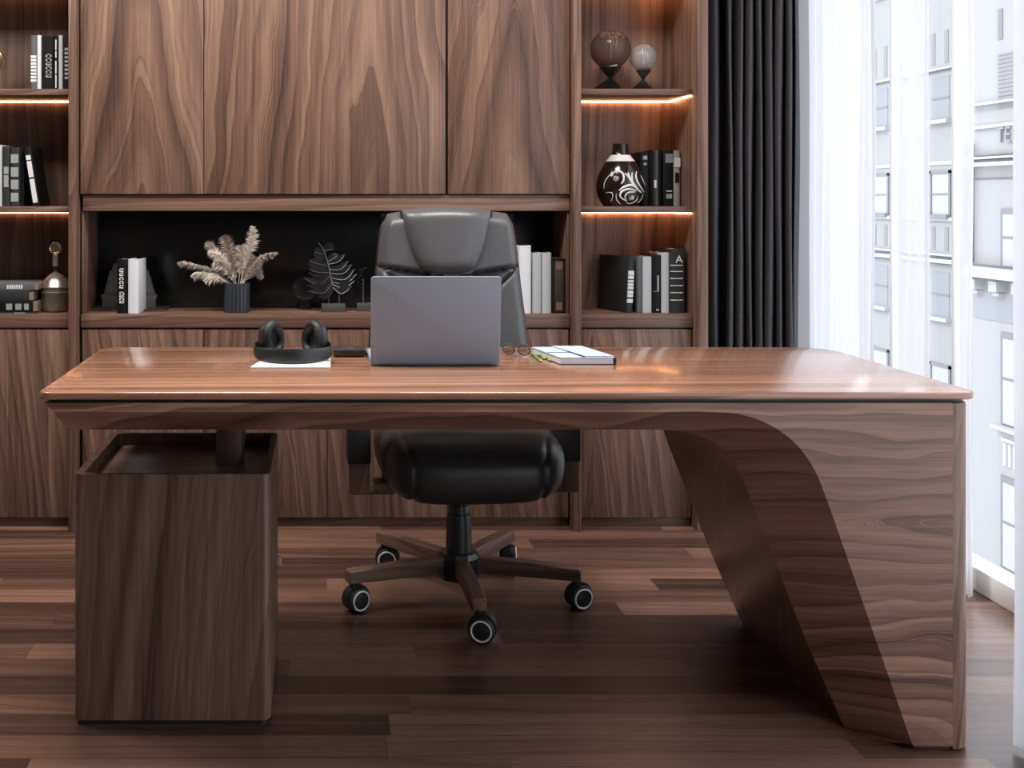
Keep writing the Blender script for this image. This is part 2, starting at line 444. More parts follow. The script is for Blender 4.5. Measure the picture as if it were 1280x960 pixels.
def base_cabinet(x0, x1, seams, label, ztop=.762, dr=True):
    ox = (x0+x1)/2; t = thing('base_cabinet', label, 'cabinet', (ox, SB, 0))
    def B(*a, **k): return MB().box(a[0]-ox, a[1]-ox, a[2]-SB, a[3]-SB, a[4], a[5], k.get('bev', .0015))
    B(x0, x1, SB+.0, BK-.002, ztop-.048, ztop, bev=.003).build('worktop', M_shelf, t)
    B(x0+.002, x1-.002, SB+.028, BK-.004, .036, ztop-.049).build('carcass', M_dark, t)
    B(x0+.002, x1-.002, SB+.022, BK-.004, 0, .034).build('plinth', M_plinth, t)
    xs_ = [x0+.002]+seams+[x1-.002]
    for a, b in zip(xs_, xs_[1:]):
        B(a+.0012, b-.0012, SB+.006, SB+.027, .036, ztop-.052).build('door', M_low, t)
    return t
MX0, MX1 = xb(101), xb(712)
base_cabinet(MX0, MX1, [xb(255), xb(409), xb(560)], 'long walnut base cabinet under the black niche, behind the chair')
base_cabinet(RX0+.001, RX1-.001, [], 'narrow walnut base cabinet under the right bookcase shelves')
base_cabinet(LX0+.001, LX1-.001, [xb(-100)], 'walnut base cabinet under the left bookcase shelves')

# upper cabinet
ucx = (MX0+MX1)/2
t = thing('wall_cabinet', 'large walnut wall cabinet with tall flat doors above the black niche', 'cabinet', (ucx, SB, 1.13))
def UB(*a, bev=.0015): return MB().box(a[0]-ucx, a[1]-ucx, a[2]-SB, a[3]-SB, a[4]-1.13, a[5]-1.13, bev)
UB(MX0+.004, MX1-.004, SB+.012, BK+.02, 1.192, 2.6).build('carcass', M_dark, t)
D1 = walnut('walnut door left', 'Z', xb(170)-ucx, c=.03, k=.11, A=.60, freq=22, seed=2.2, warp=.035, wv=1.6)
D2 = walnut('walnut door middle', 'Z', xb(455)-ucx, c=.05, k=.07, A=.85, freq=20, seed=6.1, warp=.04, wv=1.5)
D3 = walnut('walnut door right', 'Z', xb(640)-ucx, c=.04, k=.09, A=.7, freq=20, seed=11.4, warp=.045, wv=1.5)
for a, b, m in ((101, 254.6, D1), (255.4, 556.6, D2), (559.6, 711.6, D3)):
    UB(xb(a), xb(b), SB-.008, SB+.011, 1.191, 2.6, bev=.002).build('door', m, t)
UB(xb(103), xb(712), SB+.004, BK+.02, 1.131, 1.188).build('bottom_rail', M_rail, t)
# niche
nx0, nx1 = xb(104), xb(710)
t = thing('wall_niche', 'black glass backed walnut niche between base and wall cabinet', 'niche', ((nx0+nx1)/2, SB, .762)); ox = (nx0+nx1)/2
def NB(*a, bev=.001): return MB().box(a[0]-ox, a[1]-ox, a[2]-SB, a[3]-SB, a[4]-.762, a[5]-.762, bev)
NB(nx0, nx1, BK, BK+.02, .763, 1.130).build('back_panel', M_blackglass, t)
NB(nx0-.008, nx0, SB+.012, BK, .763, 1.130).build('side_panel', M_side, t)
NB(nx1, nx1+.006, SB+.012, BK, .763, 1.130).build('side_panel', M_side, t)

# ------------------------------------------------------------------ desk
YF, YD, ZT = 2.46, 3.207, .763
s_f = F/YF
cxd = .4
desk = thing('desk', 'large walnut executive desk with a slanted sculptural right leg', 'desk', (cxd, 2.83, 0))
off = Vector((cxd, 2.83, 0))
M_top = walnut('walnut desk top', 'X', 9.0, seed=4.2, k=.015, A=.5, freq=34, gain=1.75, tint=(1.10, .96, .86), rough=.2, spec=.5, coat=.6, warp=.02, bias=.06, rings=.20)
M_body = walnut('walnut desk body', 'X', .40, c=.03, seed=12.3, k=-.04, A=.9, freq=24, rough=.32, spec=.45, gain=1.5, tint=(1.04, .97, .95), warp=.05, wv=1.9, yk=.25, rings=.22)
M_end = walnut('walnut desk end', 'Z', 1.0, c=.04, seed=3.3, k=.16, A=.8, freq=26, rough=.34, gain=1.45, warp=.04, wv=2)
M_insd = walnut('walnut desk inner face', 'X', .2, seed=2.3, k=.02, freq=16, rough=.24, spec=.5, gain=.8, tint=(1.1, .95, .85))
tp = MB(); tp.prism([(x-off.x, y-off.y) for x, y in rrect(-.600, 1.397, YF-.006, YD, [.03, .035, .09, .05], 10)], ZT-.016, ZT, bev=.004, seg=3)
tp.build('tabletop', M_top, desk)
sp_ = MB(); sp_.prism([(x-off.x, y-off.y) for x, y in rrect(-.585, 1.380, YF+.012, YD-.02, .03)], ZT-.024, ZT-.0155); sp_.build('spacer', M_dark, desk)
ztb = ZT-.0235
def pf(px_, py_, D=YF): return (X(px_, D), Z(py_, D))
Upx = [(66, 514), (200, 515), (400, 515), (600, 515), (800, 515), (880, 515), (925, 518), (962, 531), (992, 552), (1014, 580), (1030, 615), (1060, 700), (1095, 800), (1140, 930)]
Lpx = [(84, 537), (210, 537), (400, 537), (590, 537), (770, 537), (838, 538), (868, 543), (893, 554), (914, 574), (930, 602), (944, 640), (972, 710), (1010, 806), (1062, 924)]
DL = YF+.11
NU = 60
def dense(pl, D):
    P = [pf(a, b, D) for a, b in pl]
    return smooth_line([(p[0], p[1], 0) for p in P], NU)
U = dense(Upx, YF); L = dense(Lpx, DL)
rc = .048; XR = 1.390
b = bmesh.new()
def v3(x, y, z): return b.verts.new((x-off.x, y-off.y, z-off.z))
Uv = [v3(p.x, YF, p.y) for p in U]; Lf = [v3(p.x, DL, p.y) for p in L]; Lb = [v3(p.x, YD-.02, p.y) for p in L]
tl = v3(-.585, YF, ztb); tr_ = v3(XR-rc, YF, ztb); br = v3(XR-rc, YF, .012); bru = v3(XR-rc, YF, .012)
Ub = v3(U[-1].x+.004, YF, .012)
f = b.faces.new(Uv+[Ub, br, tr_, tl])
for i in range(NU-1):
    b.faces.new((Uv[i], Uv[i+1], Lf[i+1], Lf[i]))
flo = v3(L[-1].x+.012, DL-.01, 0.0); fro = v3(U[-1].x+.01, YF+.012, 0.0)
b.faces.new((Uv[-1], Ub, fro, flo, Lf[-1]))
fbr = v3(XR-rc, YF+.012, 0.0)
b.faces.new((Ub, br, fbr, fro))
# left end chamfer
tlb = v3(-.585, YD-.02, ztb)
b.faces.new((tl, Uv[0], Lf[0], Lb[0], tlb))
bm_body = MB(); 
# back and bottom
blo = v3(L[-1].x+.012, YD-.02, 0.0); bro = v3(XR-rc, YD-.02, 0.0); trb = v3(XR-rc, YD-.02, ztb)
b.faces.new(Lb+[blo, bro, trb, tlb])
b.faces.new((flo, fro, fbr, bro, blo))
b.faces.new((tl, tr_, trb, tlb))
bmesh.ops.remove_doubles(b, verts=b.verts, dist=1e-6)
bmesh.ops.recalc_face_normals(b, faces=b.faces)
bm_body.add(b); body = bm_body.build('body', M_body, desk, 12)
ins = bmesh.new()
A_ = [ins.verts.new((p.x-off.x, DL-off.y, p.y)) for p in L]+[ins.verts.new((L[-1].x+.012-off.x, DL-.01-off.y, 0))]
B_ = [ins.verts.new((p.x-off.x, YD-.02-off.y, p.y)) for p in L]+[ins.verts.new((L[-1].x+.012-off.x, YD-.02-off.y, 0))]
for i in range(len(A_)-1): ins.faces.new((A_[i], A_[i+1], B_[i+1], B_[i]))
mm = MB(); mm.add(ins); mm.build('inner_face', M_insd, desk, 30)
# rounded end: plan curve extruded upwards
pl = [(XR-rc, YF)]+[(XR-rc+rc*math.cos(a), YF+rc+rc*math.sin(a)) for a in [(-PI/2+PI/2*i/10) for i in range(1, 11)]]
pl += [(XR-rc+rc*math.cos(a), YD-.02-rc+rc*math.sin(a)) for a in [(PI/2*i/10) for i in range(0, 11)]]
en = MB(); en.prism([(x-off.x, y-off.y) for x, y in pl], 0.002, ztb, bev=.006, seg=2)
en.build('end_panel', M_end, desk)

# pedestal (carries the left end of the desk through a wooden bracket)
PF = 2.582; PB = 3.05; px0, px1 = X(92, PF), X(338, PF); zt = .559
pc = Vector(((px0+px1)/2, (PF+PB)/2, 0))
M_ped = walnut('walnut pedestal', 'Z', .02, c=.05, k=.07, A=.9, freq=22, seed=18.2, rough=.42, gain=.85, wv=.9, warp=.03, rings=.12)
M_ped2 = walnut('walnut pedestal top', 'X', .6, seed=5.8, k=.06, A=.5, freq=12, rough=.30, gain=1.5)
ped = thing('pedestal_cabinet', 'walnut desk pedestal with recessed top under the left end of the desk', 'cabinet', pc)
def pr(x, y): return (x-pc.x, y-pc.y)
o_out = [pr(*p) for p in rrect(px0, px1, PF, PB, .018)]; o_in = [pr(*p) for p in rrect(px0+.02, px1-.016, PF+.016, PB-.014, .014)]
bb = bmesh.new(); n = len(o_out)
lv = [(o_out, .012), (o_out, zt-.004), ([(x*.993, y*.993) for x, y in o_out], zt), (o_in, zt), (o_in, zt-.034)]
R_ = [[bb.verts.new((x, y, z)) for x, y in pl_] for pl_, z in lv]
for A, B in zip(R_, R_[1:]):
    for i in range(n): bb.faces.new((A[i], A[(i+1) % n], B[(i+1) % n], B[i]))
bb.faces.new(R_[0])
bmesh.ops.recalc_face_normals(bb, faces=bb.faces)
mm = MB(); mm.add(bb); mm.build('body', M_ped, ped, 30)
MB().prism([(x*.999, y*.999) for x, y in o_in], zt-.05, zt-.031).build('top_panel', M_ped2, ped)
MB().prism([(x*.97, y*.97) for x, y in o_out], 0, .012).build('plinth', M_dark, ped)
MB().box(px1-pc.x-.001, px1-pc.x+.012, PB-pc.y-.09, PB-pc.y-.075, .235, .258, .002).build('pull', plain('pale metal pull', (.35, .27, .22), .4), ped)
# bracket from the apron into the recess
bx0, bx1 = X(273, 2.86), X(304, 2.86)
bk = MB(); bk.prism([(bx0-off.x, .526), (bx1-.012-off.x, .526), (bx1-off.x, .545), (bx1-off.x, .690), (bx0-off.x, .690)], 2.80-off.y, 2.93-off.y, 'Y', bev=.003)
bk.build('support_bracket', walnut('walnut bracket', 'Z', 1.0, seed=8.8, gain=.7), desk)
# ------------------------------------------------------------------ chair
CH = Vector((.408, 3.41, 0)); CR = math.radians(3)
chair = thing('office_chair', 'charcoal leather executive chair with wooden five-star base behind the desk', 'chair', CH, CR)
def hw(z):
    return smooth_line([(.195, 0, 0), (.228, 0, 0), (.246, 0, 0), (.238, 0, 0), (.226, 0, 0), (.216, 0, 0), (.200, 0, 0)], 101)[int(max(0, min(1, (z-.46)/(1.13-.46)))*100)].x
def gauss(x, s): return math.exp(-(x/s)**2)
def yb(z): return .155+.10*max(0, z-.5)
def back_front(u, v):
    a = u*2-1; z = .46+v*(.665+.018*(1-abs(a)**2))
    x = a*hw(z); edge = max(0, (abs(a)-.86)/.14); te = max(0, (v-.94)/.06)
    bulge = .055-.05*edge**2-.04*te**2
    zc = .966-.016*(1-abs(a))*2
    if z > zc: bulge += .010*(1-edge)
    bulge -= .020*gauss(z-zc, .006)*(1 if abs(a) > .3 else 0)
    d = (abs(x)-.125)-(z-.88)*1.0
    if z < zc: bulge -= .016*gauss(d, .008)*(1 if .87 < z else max(0, 1-(.87-z)*8)); bulge -= .022*gauss(x, .11)
    if z < .87: bulge -= .012*gauss(abs(x)-.118, .008)
    return (x, yb(z)-bulge, z)
def back_rear(u, v):
    a = 1-u*2; z = .46+v*(.665+.018*(1-abs(a)**2)); x = a*(hw(z)+.004)
    return (x, yb(z)+.055-.05*abs(a)**6-.03*max(0, (v-.93)/.07)**2, z)
bkm = MB(); bkm.grid(back_front, 96, 110); br_ = bkm.build('backrest', M_leather, chair, 60)
bs = MB(); bs.grid(back_rear, 30, 30)
def rim(u, v):
    # closes the gap between front and rear along the outline
    k = u*3
    if k <= 1: a0, v0 = 0, k
    elif k <= 2: a0, v0 = k-1, 1
    else: a0, v0 = 1, 3-k
    p = Vector(back_front(a0, v0)); q_ = Vector(back_rear(1-a0, v0)); return p.lerp(q_, v)
bs.grid(rim, 90, 4); bs.build('back_shell', M_dark, chair, 60)
def hrw(t):   # half width of the headrest, t 0 bottom..1 top
    return smooth_line([(.0, 0, 0), (.078, 0, 0), (.100, 0, 0), (.118, 0, 0), (.132, 0, 0), (.1415, 0, 0)], 101)[int(t*100)].x if t > .0 else 0
def headrest(u, v):
    a = u*2-1; t = v**1.6; z = .940+.198*t+.010*(1-a*a)*t
    w = hrw(min(1, (t)**.62)); x = a*w
    e = max(0, 1-abs(a)**5)**.5*max(0, 1-(1-min(1, t*3.2))**3)**.5*max(0, 1-max(0, (t-.80)/.2)**2.5)**.5
    return (x-.010, yb(z)-.050-.048*e, z)
hm = MB(); hm.grid(headrest, 40, 44); hd = hm.build('headrest', M_leather, chair, 70)
edge = [headrest(0, 1-i/30) for i in range(31)]+[headrest(1, i/30) for i in range(1, 31)]
hp = MB(); hp.tube([Vector(p)+Vector((0, -.004, 0)) for p in edge], .0035, 6); hp.build('piping', M_dark, hd)
def hside(u, v):
    p = Vector(edge[int(round(u*60))]); return (p.x, p.y+.05*v, p.z)
hs = MB(); hs.grid(hside, 60, 1)
hs.grid(lambda u, v: (lambda p: (p[0], p[1]+.05*v, p[2]))(headrest(u, 1)), 20, 1); hs.build('headrest_side', M_leather, hd)
# seat: superellipsoid cushion with two stitched channels
def sg(c, e): return math.copysign(abs(c)**e, c)
def seat(u, v):
    th = u*2*PI; ph = -PI/2+v*PI
    x = .256*sg(math.cos(th), .45)*sg(math.cos(ph), .42); y = .255*sg(math.sin(th), .45)*sg(math.cos(ph), .55)
    z = sg(math.sin(ph), .85)
    z = z*(.082 if z > 0 else .122)
    if y < 0: z -= .030*(abs(y)/.255)**3
    g = gauss(abs(x)-.175-.03*max(0, z)/.08, .006)
    k = 1-.03*g
    return (x+.008, -.06+y*k, .455+z*(1-.06*g))
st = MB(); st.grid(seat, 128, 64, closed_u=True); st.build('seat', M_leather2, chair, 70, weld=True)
ss = MB(); ss.lathe([(0, .326), (.12, .328), (.20, .340), (.232, .365), (.232, .40), (0, .40)], 0, -.05, 40, mat=Matrix.Translation((0, 0, 0))); ss.build('seat_shell', M_dark, chair)
# arms
M_arm = walnut('walnut chair arm', 'Z', 1, seed=4.9, gain=.95, freq=22)
for s in (-1, 1):
    ar = MB(); ar.box(s*.302-.030, s*.302+.030, -.10, -.01, .335, .64, .005)
    ar.box(min(s*.20, s*.330), max(s*.20, s*.330), -.098, -.012, .330, .362, .005)
    a_ = ar.build('armrest', M_arm, chair)
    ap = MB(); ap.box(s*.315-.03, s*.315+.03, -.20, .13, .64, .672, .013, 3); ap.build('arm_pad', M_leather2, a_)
    MB().box(s*.302-.033, s*.302+.033, -.104, -.006, .42, .56, .004).build('arm_sleeve', M_dark, a_)
cb = MB()
cb.lathe([(.026, .20), (.026, .36), (0, .36)], 0, 0, 24); cb.build('gas_lift', M_dark, chair)
cb = MB(); cb.lathe([(0, .125), (.038, .125), (.037, .215), (.034, .25), (.031, .252), (.029, .275), (.024, .277), (0, .277)], 0, 0, 28)
cb.build('lift_cover', M_plastic, chair)
cb = MB(); cb.lathe([(0, .062), (.058, .062), (.062, .08), (.062, .125), (.055, .138), (.04, .142), (0, .142)], 0, 0, 10)
cb.build('hub', M_plastic, chair, 20)
M_leg = walnut('walnut chair leg', 'X', .5, seed=6.2, gain=.9, freq=26)
for k in range(5):
    a = math.radians(-90-1+72*k); rm = Matrix.Rotation(a, 4, 'Z')
    lg = MB(); pr_ = [(.05, .082), (.05, .128), (.20, .126), (.352, .120), (.352, .084), (.20, .084)]
    lg.prism(pr_, -.020, .020, 'Y', bev=.0, mat=None)
    o = lg.build('leg', M_leg, chair, 25)
    o.rotation_euler = (0, 0, a)
    md = o.modifiers.new('bevel', 'BEVEL'); md.width = .004; md.segments = 2
    ca = a+[-.35, -.98, -1.1, -3.93, 1.8][k]*1.0
    cas = MB(); cx_, cy_ = .335*math.cos(a), .335*math.sin(a)
    ax = Vector((math.cos(ca), math.sin(ca), 0)); fw = Vector((-ax.y, ax.x, 0))
    c0 = Vector((cx_, cy_, .036))+fw*.012
    for sgn in (-1, 1):
        cas.tube([c0+ax*sgn*.004, c0+ax*sgn*.007, c0+ax*sgn*.022, c0+ax*sgn*.026], [.030, .0355, .0355, .030], 28)
    cas.cyl(Vector((cx_, cy_, .050)), Vector((cx_, cy_, .086)), .009, 12)
    cas.tube([c0-ax*.012+Vector((0, 0, .004)), c0+ax*.012+Vector((0, 0, .004))], .038, 24)
    co = cas.build('caster', M_rub, chair, 40)
    for sgn in (-1, 1):
        rg = MB(); cc = c0+ax*sgn*.0262; pp = []
        up_ = Vector((0, 0, 1))
        rg.tube([cc+(fw*math.cos(2*PI*j/28)+up_*math.sin(2*PI*j/28))*.0265 for j in range(29)], .0028, 6)
        rg.build('wheel_ring', M_ring, co)

# ------------------------------------------------------------------ things on the desk
ZD = ZT
# laptop
lx0, lx1, ly = X(463, 2.851), X(624, 2.851), 2.851
lap = thing('laptop', 'open grey laptop seen from behind on the desk', 'laptop', ((lx0+lx1)/2, ly, ZD))
hwid = (lx1-lx0)/2
M_lap = plain('grey anodised aluminium', (.28, .32, .39), .5, .0, spec=.3)
tilt = Matrix.Rotation(math.radians(8), 4, 'X')
ld_ = MB(); ld_.prism(rrect(-hwid, hwid, .006, .224, [.003, .003, .008, .008], 6), -.006, 0, 'Y', bev=.0015, mat=tilt); ld_.build('lid', M_lap, lap)
sc = MB(); sc.prism(rrect(-hwid+.007, hwid-.007, .014, .217, .004, 4), .0, .0008, 'Y', mat=tilt); sc.build('screen', M_black, lap)
bs_ = MB(); bs_.prism(rrect(-hwid, hwid, .0, .215, .01, 6), 0.001, .015, 'Z', bev=.003); bs_.build('keyboard_base', M_lap, lap)
kb = MB()
for r in range(5):
    for c in range(13): kb.box(-hwid+.03+c*.0195, -hwid+.046+c*.0195, .03+r*.019, .046+r*.019, .015, .0165, .0005)
kb.build('keyboard', M_dark, lap)
hg = MB(); hg.cyl((-hwid+.02, .001, .008), (hwid-.02, .001, .008), .005, 12); hg.build('hinge', M_dark, lap)

# paper and headphones
pD = 2.797
pz = ZD
t = MB(); pp = [(X(313, 2.797), 2.797), (X(413, 2.797), 2.797), (X(413, 3.0), 3.0), (X(334, 3.0), 3.0)]
pcx = Vector(((pp[0][0]+pp[1][0])/2, 2.9, ZD))
pad = thing('notepad', 'white notepad under the black headphones', 'notepad', pcx)
t.prism([(x-pcx.x, y-pcx.y) for x, y in pp], .0005, .0045, bev=.0005); t.build('pages', M_paper, pad)
MB().prism([((x-pcx.x)*1.004, (y-pcx.y)*1.004) for x, y in pp], 0, .0008).build('backing_card', plain('grey card', (.3, .3, .3), .8), pad)
hx, hy = X(366, 2.90), 2.895
hpn = thing('headphones', 'black over-ear headphones lying on the notepad', 'headphones', (hx, hy, ZD+.005))
M_hp = plain('slate black plastic', (.016, .019, .023), .42); M_cush = plain('black ear cushion', (.006, .006, .006), .55)
hb = MB(); R = .094
def band(u, v):
    th = PI-.4+(PI+.8)*u; w = v*2*PI
    rr = R+.0035*math.cos(w)+.0015; zz = .0205+.019*math.sin(w)*(.55+.45*math.sin(PI*u))
    return (rr*math.cos(th), rr*.86*math.sin(th)+.012, zz+.016*(abs(u-.5)*2)**4)
hb.grid(band, 60, 12); hb.build('headband', M_hp, hpn, 60, weld=True)
for s in (-1, 1):
    cm = Matrix.Translation((s*.058, .035, .052)) @ Matrix.Rotation(s*math.radians(36), 4, 'Z') @ Matrix.Rotation(s*math.radians(8), 4, 'Y')
    cup = MB(); pf_ = [(0, -.020), (.026, -.019), (.036, -.010), (.038, .002), (.038, .006), (0, .006)]
    rot = Matrix.Rotation(math.radians(-90)*s, 4, 'Y')   # lathe axis -> pointing inwards
    scl = Matrix.Diagonal((1, 1, 1, 1))
    cup.lathe([(r*1.0, z) for r, z in pf_], 0, 0, 32, mat=cm @ rot @ Matrix.Diagonal((1.18, .95, 1, 1)))
    cu = cup.build('ear_cup', M_hp, hpn, 50)
    cs = MB(); cs.lathe([(.020, .007), (.022, .020), (.030, .024), (.037, .019), (.0385, .010), (.037, .0062), (.020, .0062)], 0, 0, 32, mat=cm @ rot @ Matrix.Diagonal((1.18, .95, 1, 1)))
    cs.build('ear_cushion', M_cush, cu, 60)
    yk = MB(); yk.tube([cm @ Vector((s*.018, 0, -.03)), cm @ Vector((s*.030, -.02, -.012)), (s*.090, .036, .040)], [.006, .007, .008], 10)
    yk.build('yoke', M_hp, cu)
# small drive with cable
dx = X(438, 3.03)
drv = thing('portable_drive', 'small black portable drive with a short cable left of the laptop', 'hard drive', (dx, 3.03, ZD))
MB().box(-.046, .040, -.03, .05, .003, .020, .004).build('case', plain('charcoal plastic', (.03, .03, .033), .35), drv)
MB().box(-.040, .034, -.024, .044, 0, .004).build('foot_pad', M_rub, drv)
MB().tube(smooth_line([(.036, -.01, .010), (.052, -.03, .006), (.066, -.05, .005), (.08, -.06, .006)], 14), .003, 8).build('cable', M_rub, drv)
MB().box(-.012, .006, .0, .006, .0195, .0206).build('indicator', plain('grey mark', (.2, .2, .2), .5), drv)
# eyeglasses
gx = X(643, 3.05)
gl = thing('eyeglasses', 'folded dark tortoiseshell eyeglasses between the laptop and the pencils', 'eyeglasses', (gx, 3.02, ZD), math.radians(-28))
M_tort = plain('tortoiseshell', (.10, .06, .035), .25, noise=.6, nscale=120)
fr = MB()
for s in (-1, 1):
    ring = [Vector((s*.026+.020*math.cos(a), 0, .022+.017*math.sin(a))) for a in [2*PI*i/24 for i in range(25)]]
    fr.tube(ring, .0022, 6)
fr.tube([(-.007, 0, .028), (0, -.001, .031), (.007, 0, .028)], .002, 6); fr.build('rims', M_tort, gl)
for s in (-1, 1):
    MB().tube(smooth_line([(s*.047, 0, .028), (s*.044, .006, .026), (-s*.02, .010+.003*s, .018), (-s*.052, .014+.003*s, .008)], 14), .0022, 6).build('temple', plain('pale horn temple', (.33, .24, .16), .4), gl)
    ln = MB(); ln.lathe([(0, -.0005), (.019, -.0005), (.019, .0005), (0, .0005)], 0, 0, 20, mat=Matrix.Translation((s*.026, 0, .022)) @ Matrix.Rotation(PI/2, 4, 'X') @ Matrix.Diagonal((1, .85, 1, 1)))
    ln.build('lens', glass_mat('lens glass', .12, (.75, .7, .6)), gl)
gl.scale = (.8, .8, .8)
# pencils
for i, (a, b_, g) in enumerate((((664, 441), (680, 453.5), 'outermost'), ((668, 438), (686, 452), 'middle'), ((676, 440), (691, 453), 'nearest the notebook'))):
    D0 = F*(H-ZD-.004)/(a[1]-250); D1_ = F*(H-ZD-.004)/(b_[1]-250)
    p0 = Vector((X(a[0], D0), D0, 0)); p1 = Vector((X(b_[0], D1_), D1_, 0)); d = (p1-p0); Lp = min(d.length, .16); d.normalize()
    p1 = p0+d*Lp
    pt = thing('pencil', 'thin green pencil beside the blue notebook, '+('leftmost of three', 'middle of three', 'rightmost of three')[i], 'pencil', (p0.x, p0.y, ZD), 0, 'green pencils beside the notebook')
    q0 = Vector((0, 0, .0036)); q1 = q0+d*Lp
    MB().tube([q0+d*.004, q1-d*.016], .0035, 6).build('barrel', plain('green lacquer', (.16, .30, .09), .35), pt, 20)
    MB().tube([q1-d*.016, q1], [.0035, .0006], 6).build('tip', plain('bare pencil wood', (.5, .35, .2), .7), pt)
    MB().tube([q0, q0+d*.004], .0036, 8).build('end_cap', M_dark, pt)
# blue notebook
nb = [at(700, 456, 2.865), at(768, 456, 2.865)]
n0 = Vector((X(700, 2.865), 2.865, ZD))
note = thing('notebook', 'thick pale blue notebook with dark elastic bands lying on the desk', 'notebook', n0)
w_ = X(768, 2.865)-n0.x; dp = .20; sk = -.020
def sh(x, y): return (x+sk*y/dp*1.6+.0, y)
M_blue = plain('pale blue cover', (.46, .58, .80), .5, noise=.08, nscale=50); M_navy = plain('navy elastic', (.02, .035, .09), .6)
MB().prism([sh(.002, .001), sh(w_-.002, .001), sh(w_-.002, dp-.002), sh(.002, dp-.002)], .002, .0165).build('pages', M_paper, note)
MB().prism([sh(-.001, -.001), sh(w_+.001, -.001), sh(w_+.001, dp), sh(-.001, dp)], .0166, .0188, bev=.0006).build('front_cover', M_blue, note)
MB().prism([sh(-.001, -.001), sh(w_+.001, -.001), sh(w_+.001, dp), sh(-.001, dp)], 0, .002, bev=.0005).build('back_cover', M_navy, note)
MB().prism([sh(w_+.001, -.002), sh(w_+.004, -.002), sh(w_+.004, dp), sh(w_+.001, dp)], 0, .019).build('spine', M_navy, note)
el = MB(); el.prism([sh(w_*.42, 0), sh(w_*.47, 0), sh(w_*.47, dp), sh(w_*.42, dp)], .0189, .0197); el.prism([sh(0, dp*.42), sh(w_, dp*.40), sh(w_, dp*.43), sh(0, dp*.45)], .0189, .0197)
el.build('elastic_band', M_navy, note)
fl_ = MB(); fl_.prism([sh(w_*.48, .006), sh(w_+.001, .004), sh(w_*.98, dp*1.02), sh(w_*.40, dp*1.02)], .0198, .0215, bev=.0004); fl_.build('cover_flap', M_blue, note)

# ------------------------------------------------------------------ books
WHT = plain('white cloth', (.62, .64, .68), .6); LGR = plain('pale grey cloth', (.40, .42, .44), .6); GRY = plain('slate cloth', (.085, .09, .10), .6)
BLK = plain('black cloth', (.006, .006, .007), .5, spec=.2); CHR = plain('charcoal cloth', (.024, .027, .029), .5, spec=.25); BRN = plain('dark brown cloth', (.035, .022, .018), .6)
INK = plain('white foil lettering', (.62, .63, .64), .5); DIM = plain('grey lettering', (.26, .28, .27), .5); STN = plain('speckled grey cloth', (.20, .19, .18), .7, noise=.6, nscale=160)
PIC = plain('grey print', (.30, .29, .26), .5, noise=.7, nscale=220)
def book(px0_, px1_, ytop, z0, mat, label, marks=(), D=4.19, depth=.16, lean=0, group=None, name='book'):
    """upright book, spine to the room. marks: (x0,x1,t0,t1,material) in fractions of width and height from the top"""
    x0, x1 = X(px0_, D), X(px1_, D); h = Z(ytop, D)-z0; w = x1-x0; cx = (x0+x1)/2
    t = thing(name, label, 'book', (cx, D, z0), 0, group)
    if lean: t.rotation_euler = (0, lean, 0)
    hw_ = w/2-.0004; th = min(.0025, w*.2)
    cv = MB(); sp = [(-hw_, .006)]+[(-hw_*math.cos(PI*i/8), .005-.005*math.sin(PI*i/8)) for i in range(9)]+[(hw_, .006)]
    cv.prism(sp, 0, h, bev=.0006, seg=1)
    cv.box(-hw_, -hw_+th, .005, depth, 0, h, .0005); cv.box(hw_-th, hw_, .005, depth, 0, h, .0005)
    cv.build('cover', mat, t)
    MB().box(-hw_+th, hw_-th, .006, depth-.004, .003, h-.004).build('pages', M_pages, t)
    groups = {}
    for (a, b_, t0, t1, mt) in marks:
        g = groups.setdefault(mt.name, (MB(), mt))[0]
        g.box(-hw_+a*2*hw_, -hw_+b_*2*hw_, -.0014, .0045, h*(1-t1), h*(1-t0))
    for g, mt in groups.values(): g.build('spine_lettering', mt, t)
    return t
def glyphs(a, b, t0, t1, n, mt, seed=1):
    """a column of irregular small characters"""
    r = random.Random(seed); out = []; step = (t1-t0)/n
    for i in range(n):
        c0 = t0+i*step; c1 = c0+step*.82; k = r.random()
        out.append((a, a+(b-a)*.28, c0, c1, mt)); out.append((a, b, c0, c0+(c1-c0)*.3, mt))
        if k < .7: out.append((b-(b-a)*.28, b, c0, c1 if k < .35 else (c0+c1)/2, mt))
        if k > .3: out.append((a+(b-a)*.3, b, c0+(c1-c0)*.68, c1, mt))
    return out
def bars(a, b, rows, mt): return [(a, b, r0, r1, mt) for r0, r1 in rows]
z1, z2, zb = zs['s1'], zs['s2'], zs['base']
# top shelf of the left bookcase
book(38, 46, 44, z1, GRY, 'slate book with a column of white labels, leftmost upright on the upper left shelf', bars(.05, .95, [(.37+.062*i, .37+.062*i+.045) for i in range(8)], INK))
book(46, 51.5, 44, z1, WHT, 'thin white book right of the slate labelled book on the upper left shelf')
book(51.7, 67, 45, z1, BLK, 'thick black book with a grey picture on its spine on the upper left shelf', glyphs(.35, .85, .33, .78, 6, PIC, 4))
book(67.2, 72.6, 45, z1, BLK, 'thin black book with a broken white line down its spine', [(.35, .65, .07, .26, INK), (.35, .65, .28, .40, INK), (.35, .65, .46, .70, INK), (.35, .65, .72, .96, INK)])
book(72.8, 78.3, 44, z1, LGR, 'thin pale grey book between two black books on the upper left shelf')
book(78.5, 87.6, 45, z1, BLK, 'black book with a column of small grey squares, rightmost on the upper left shelf', bars(.25, .75, [(.22+.076*i, .22+.076*i+.045) for i in range(8)], DIM))
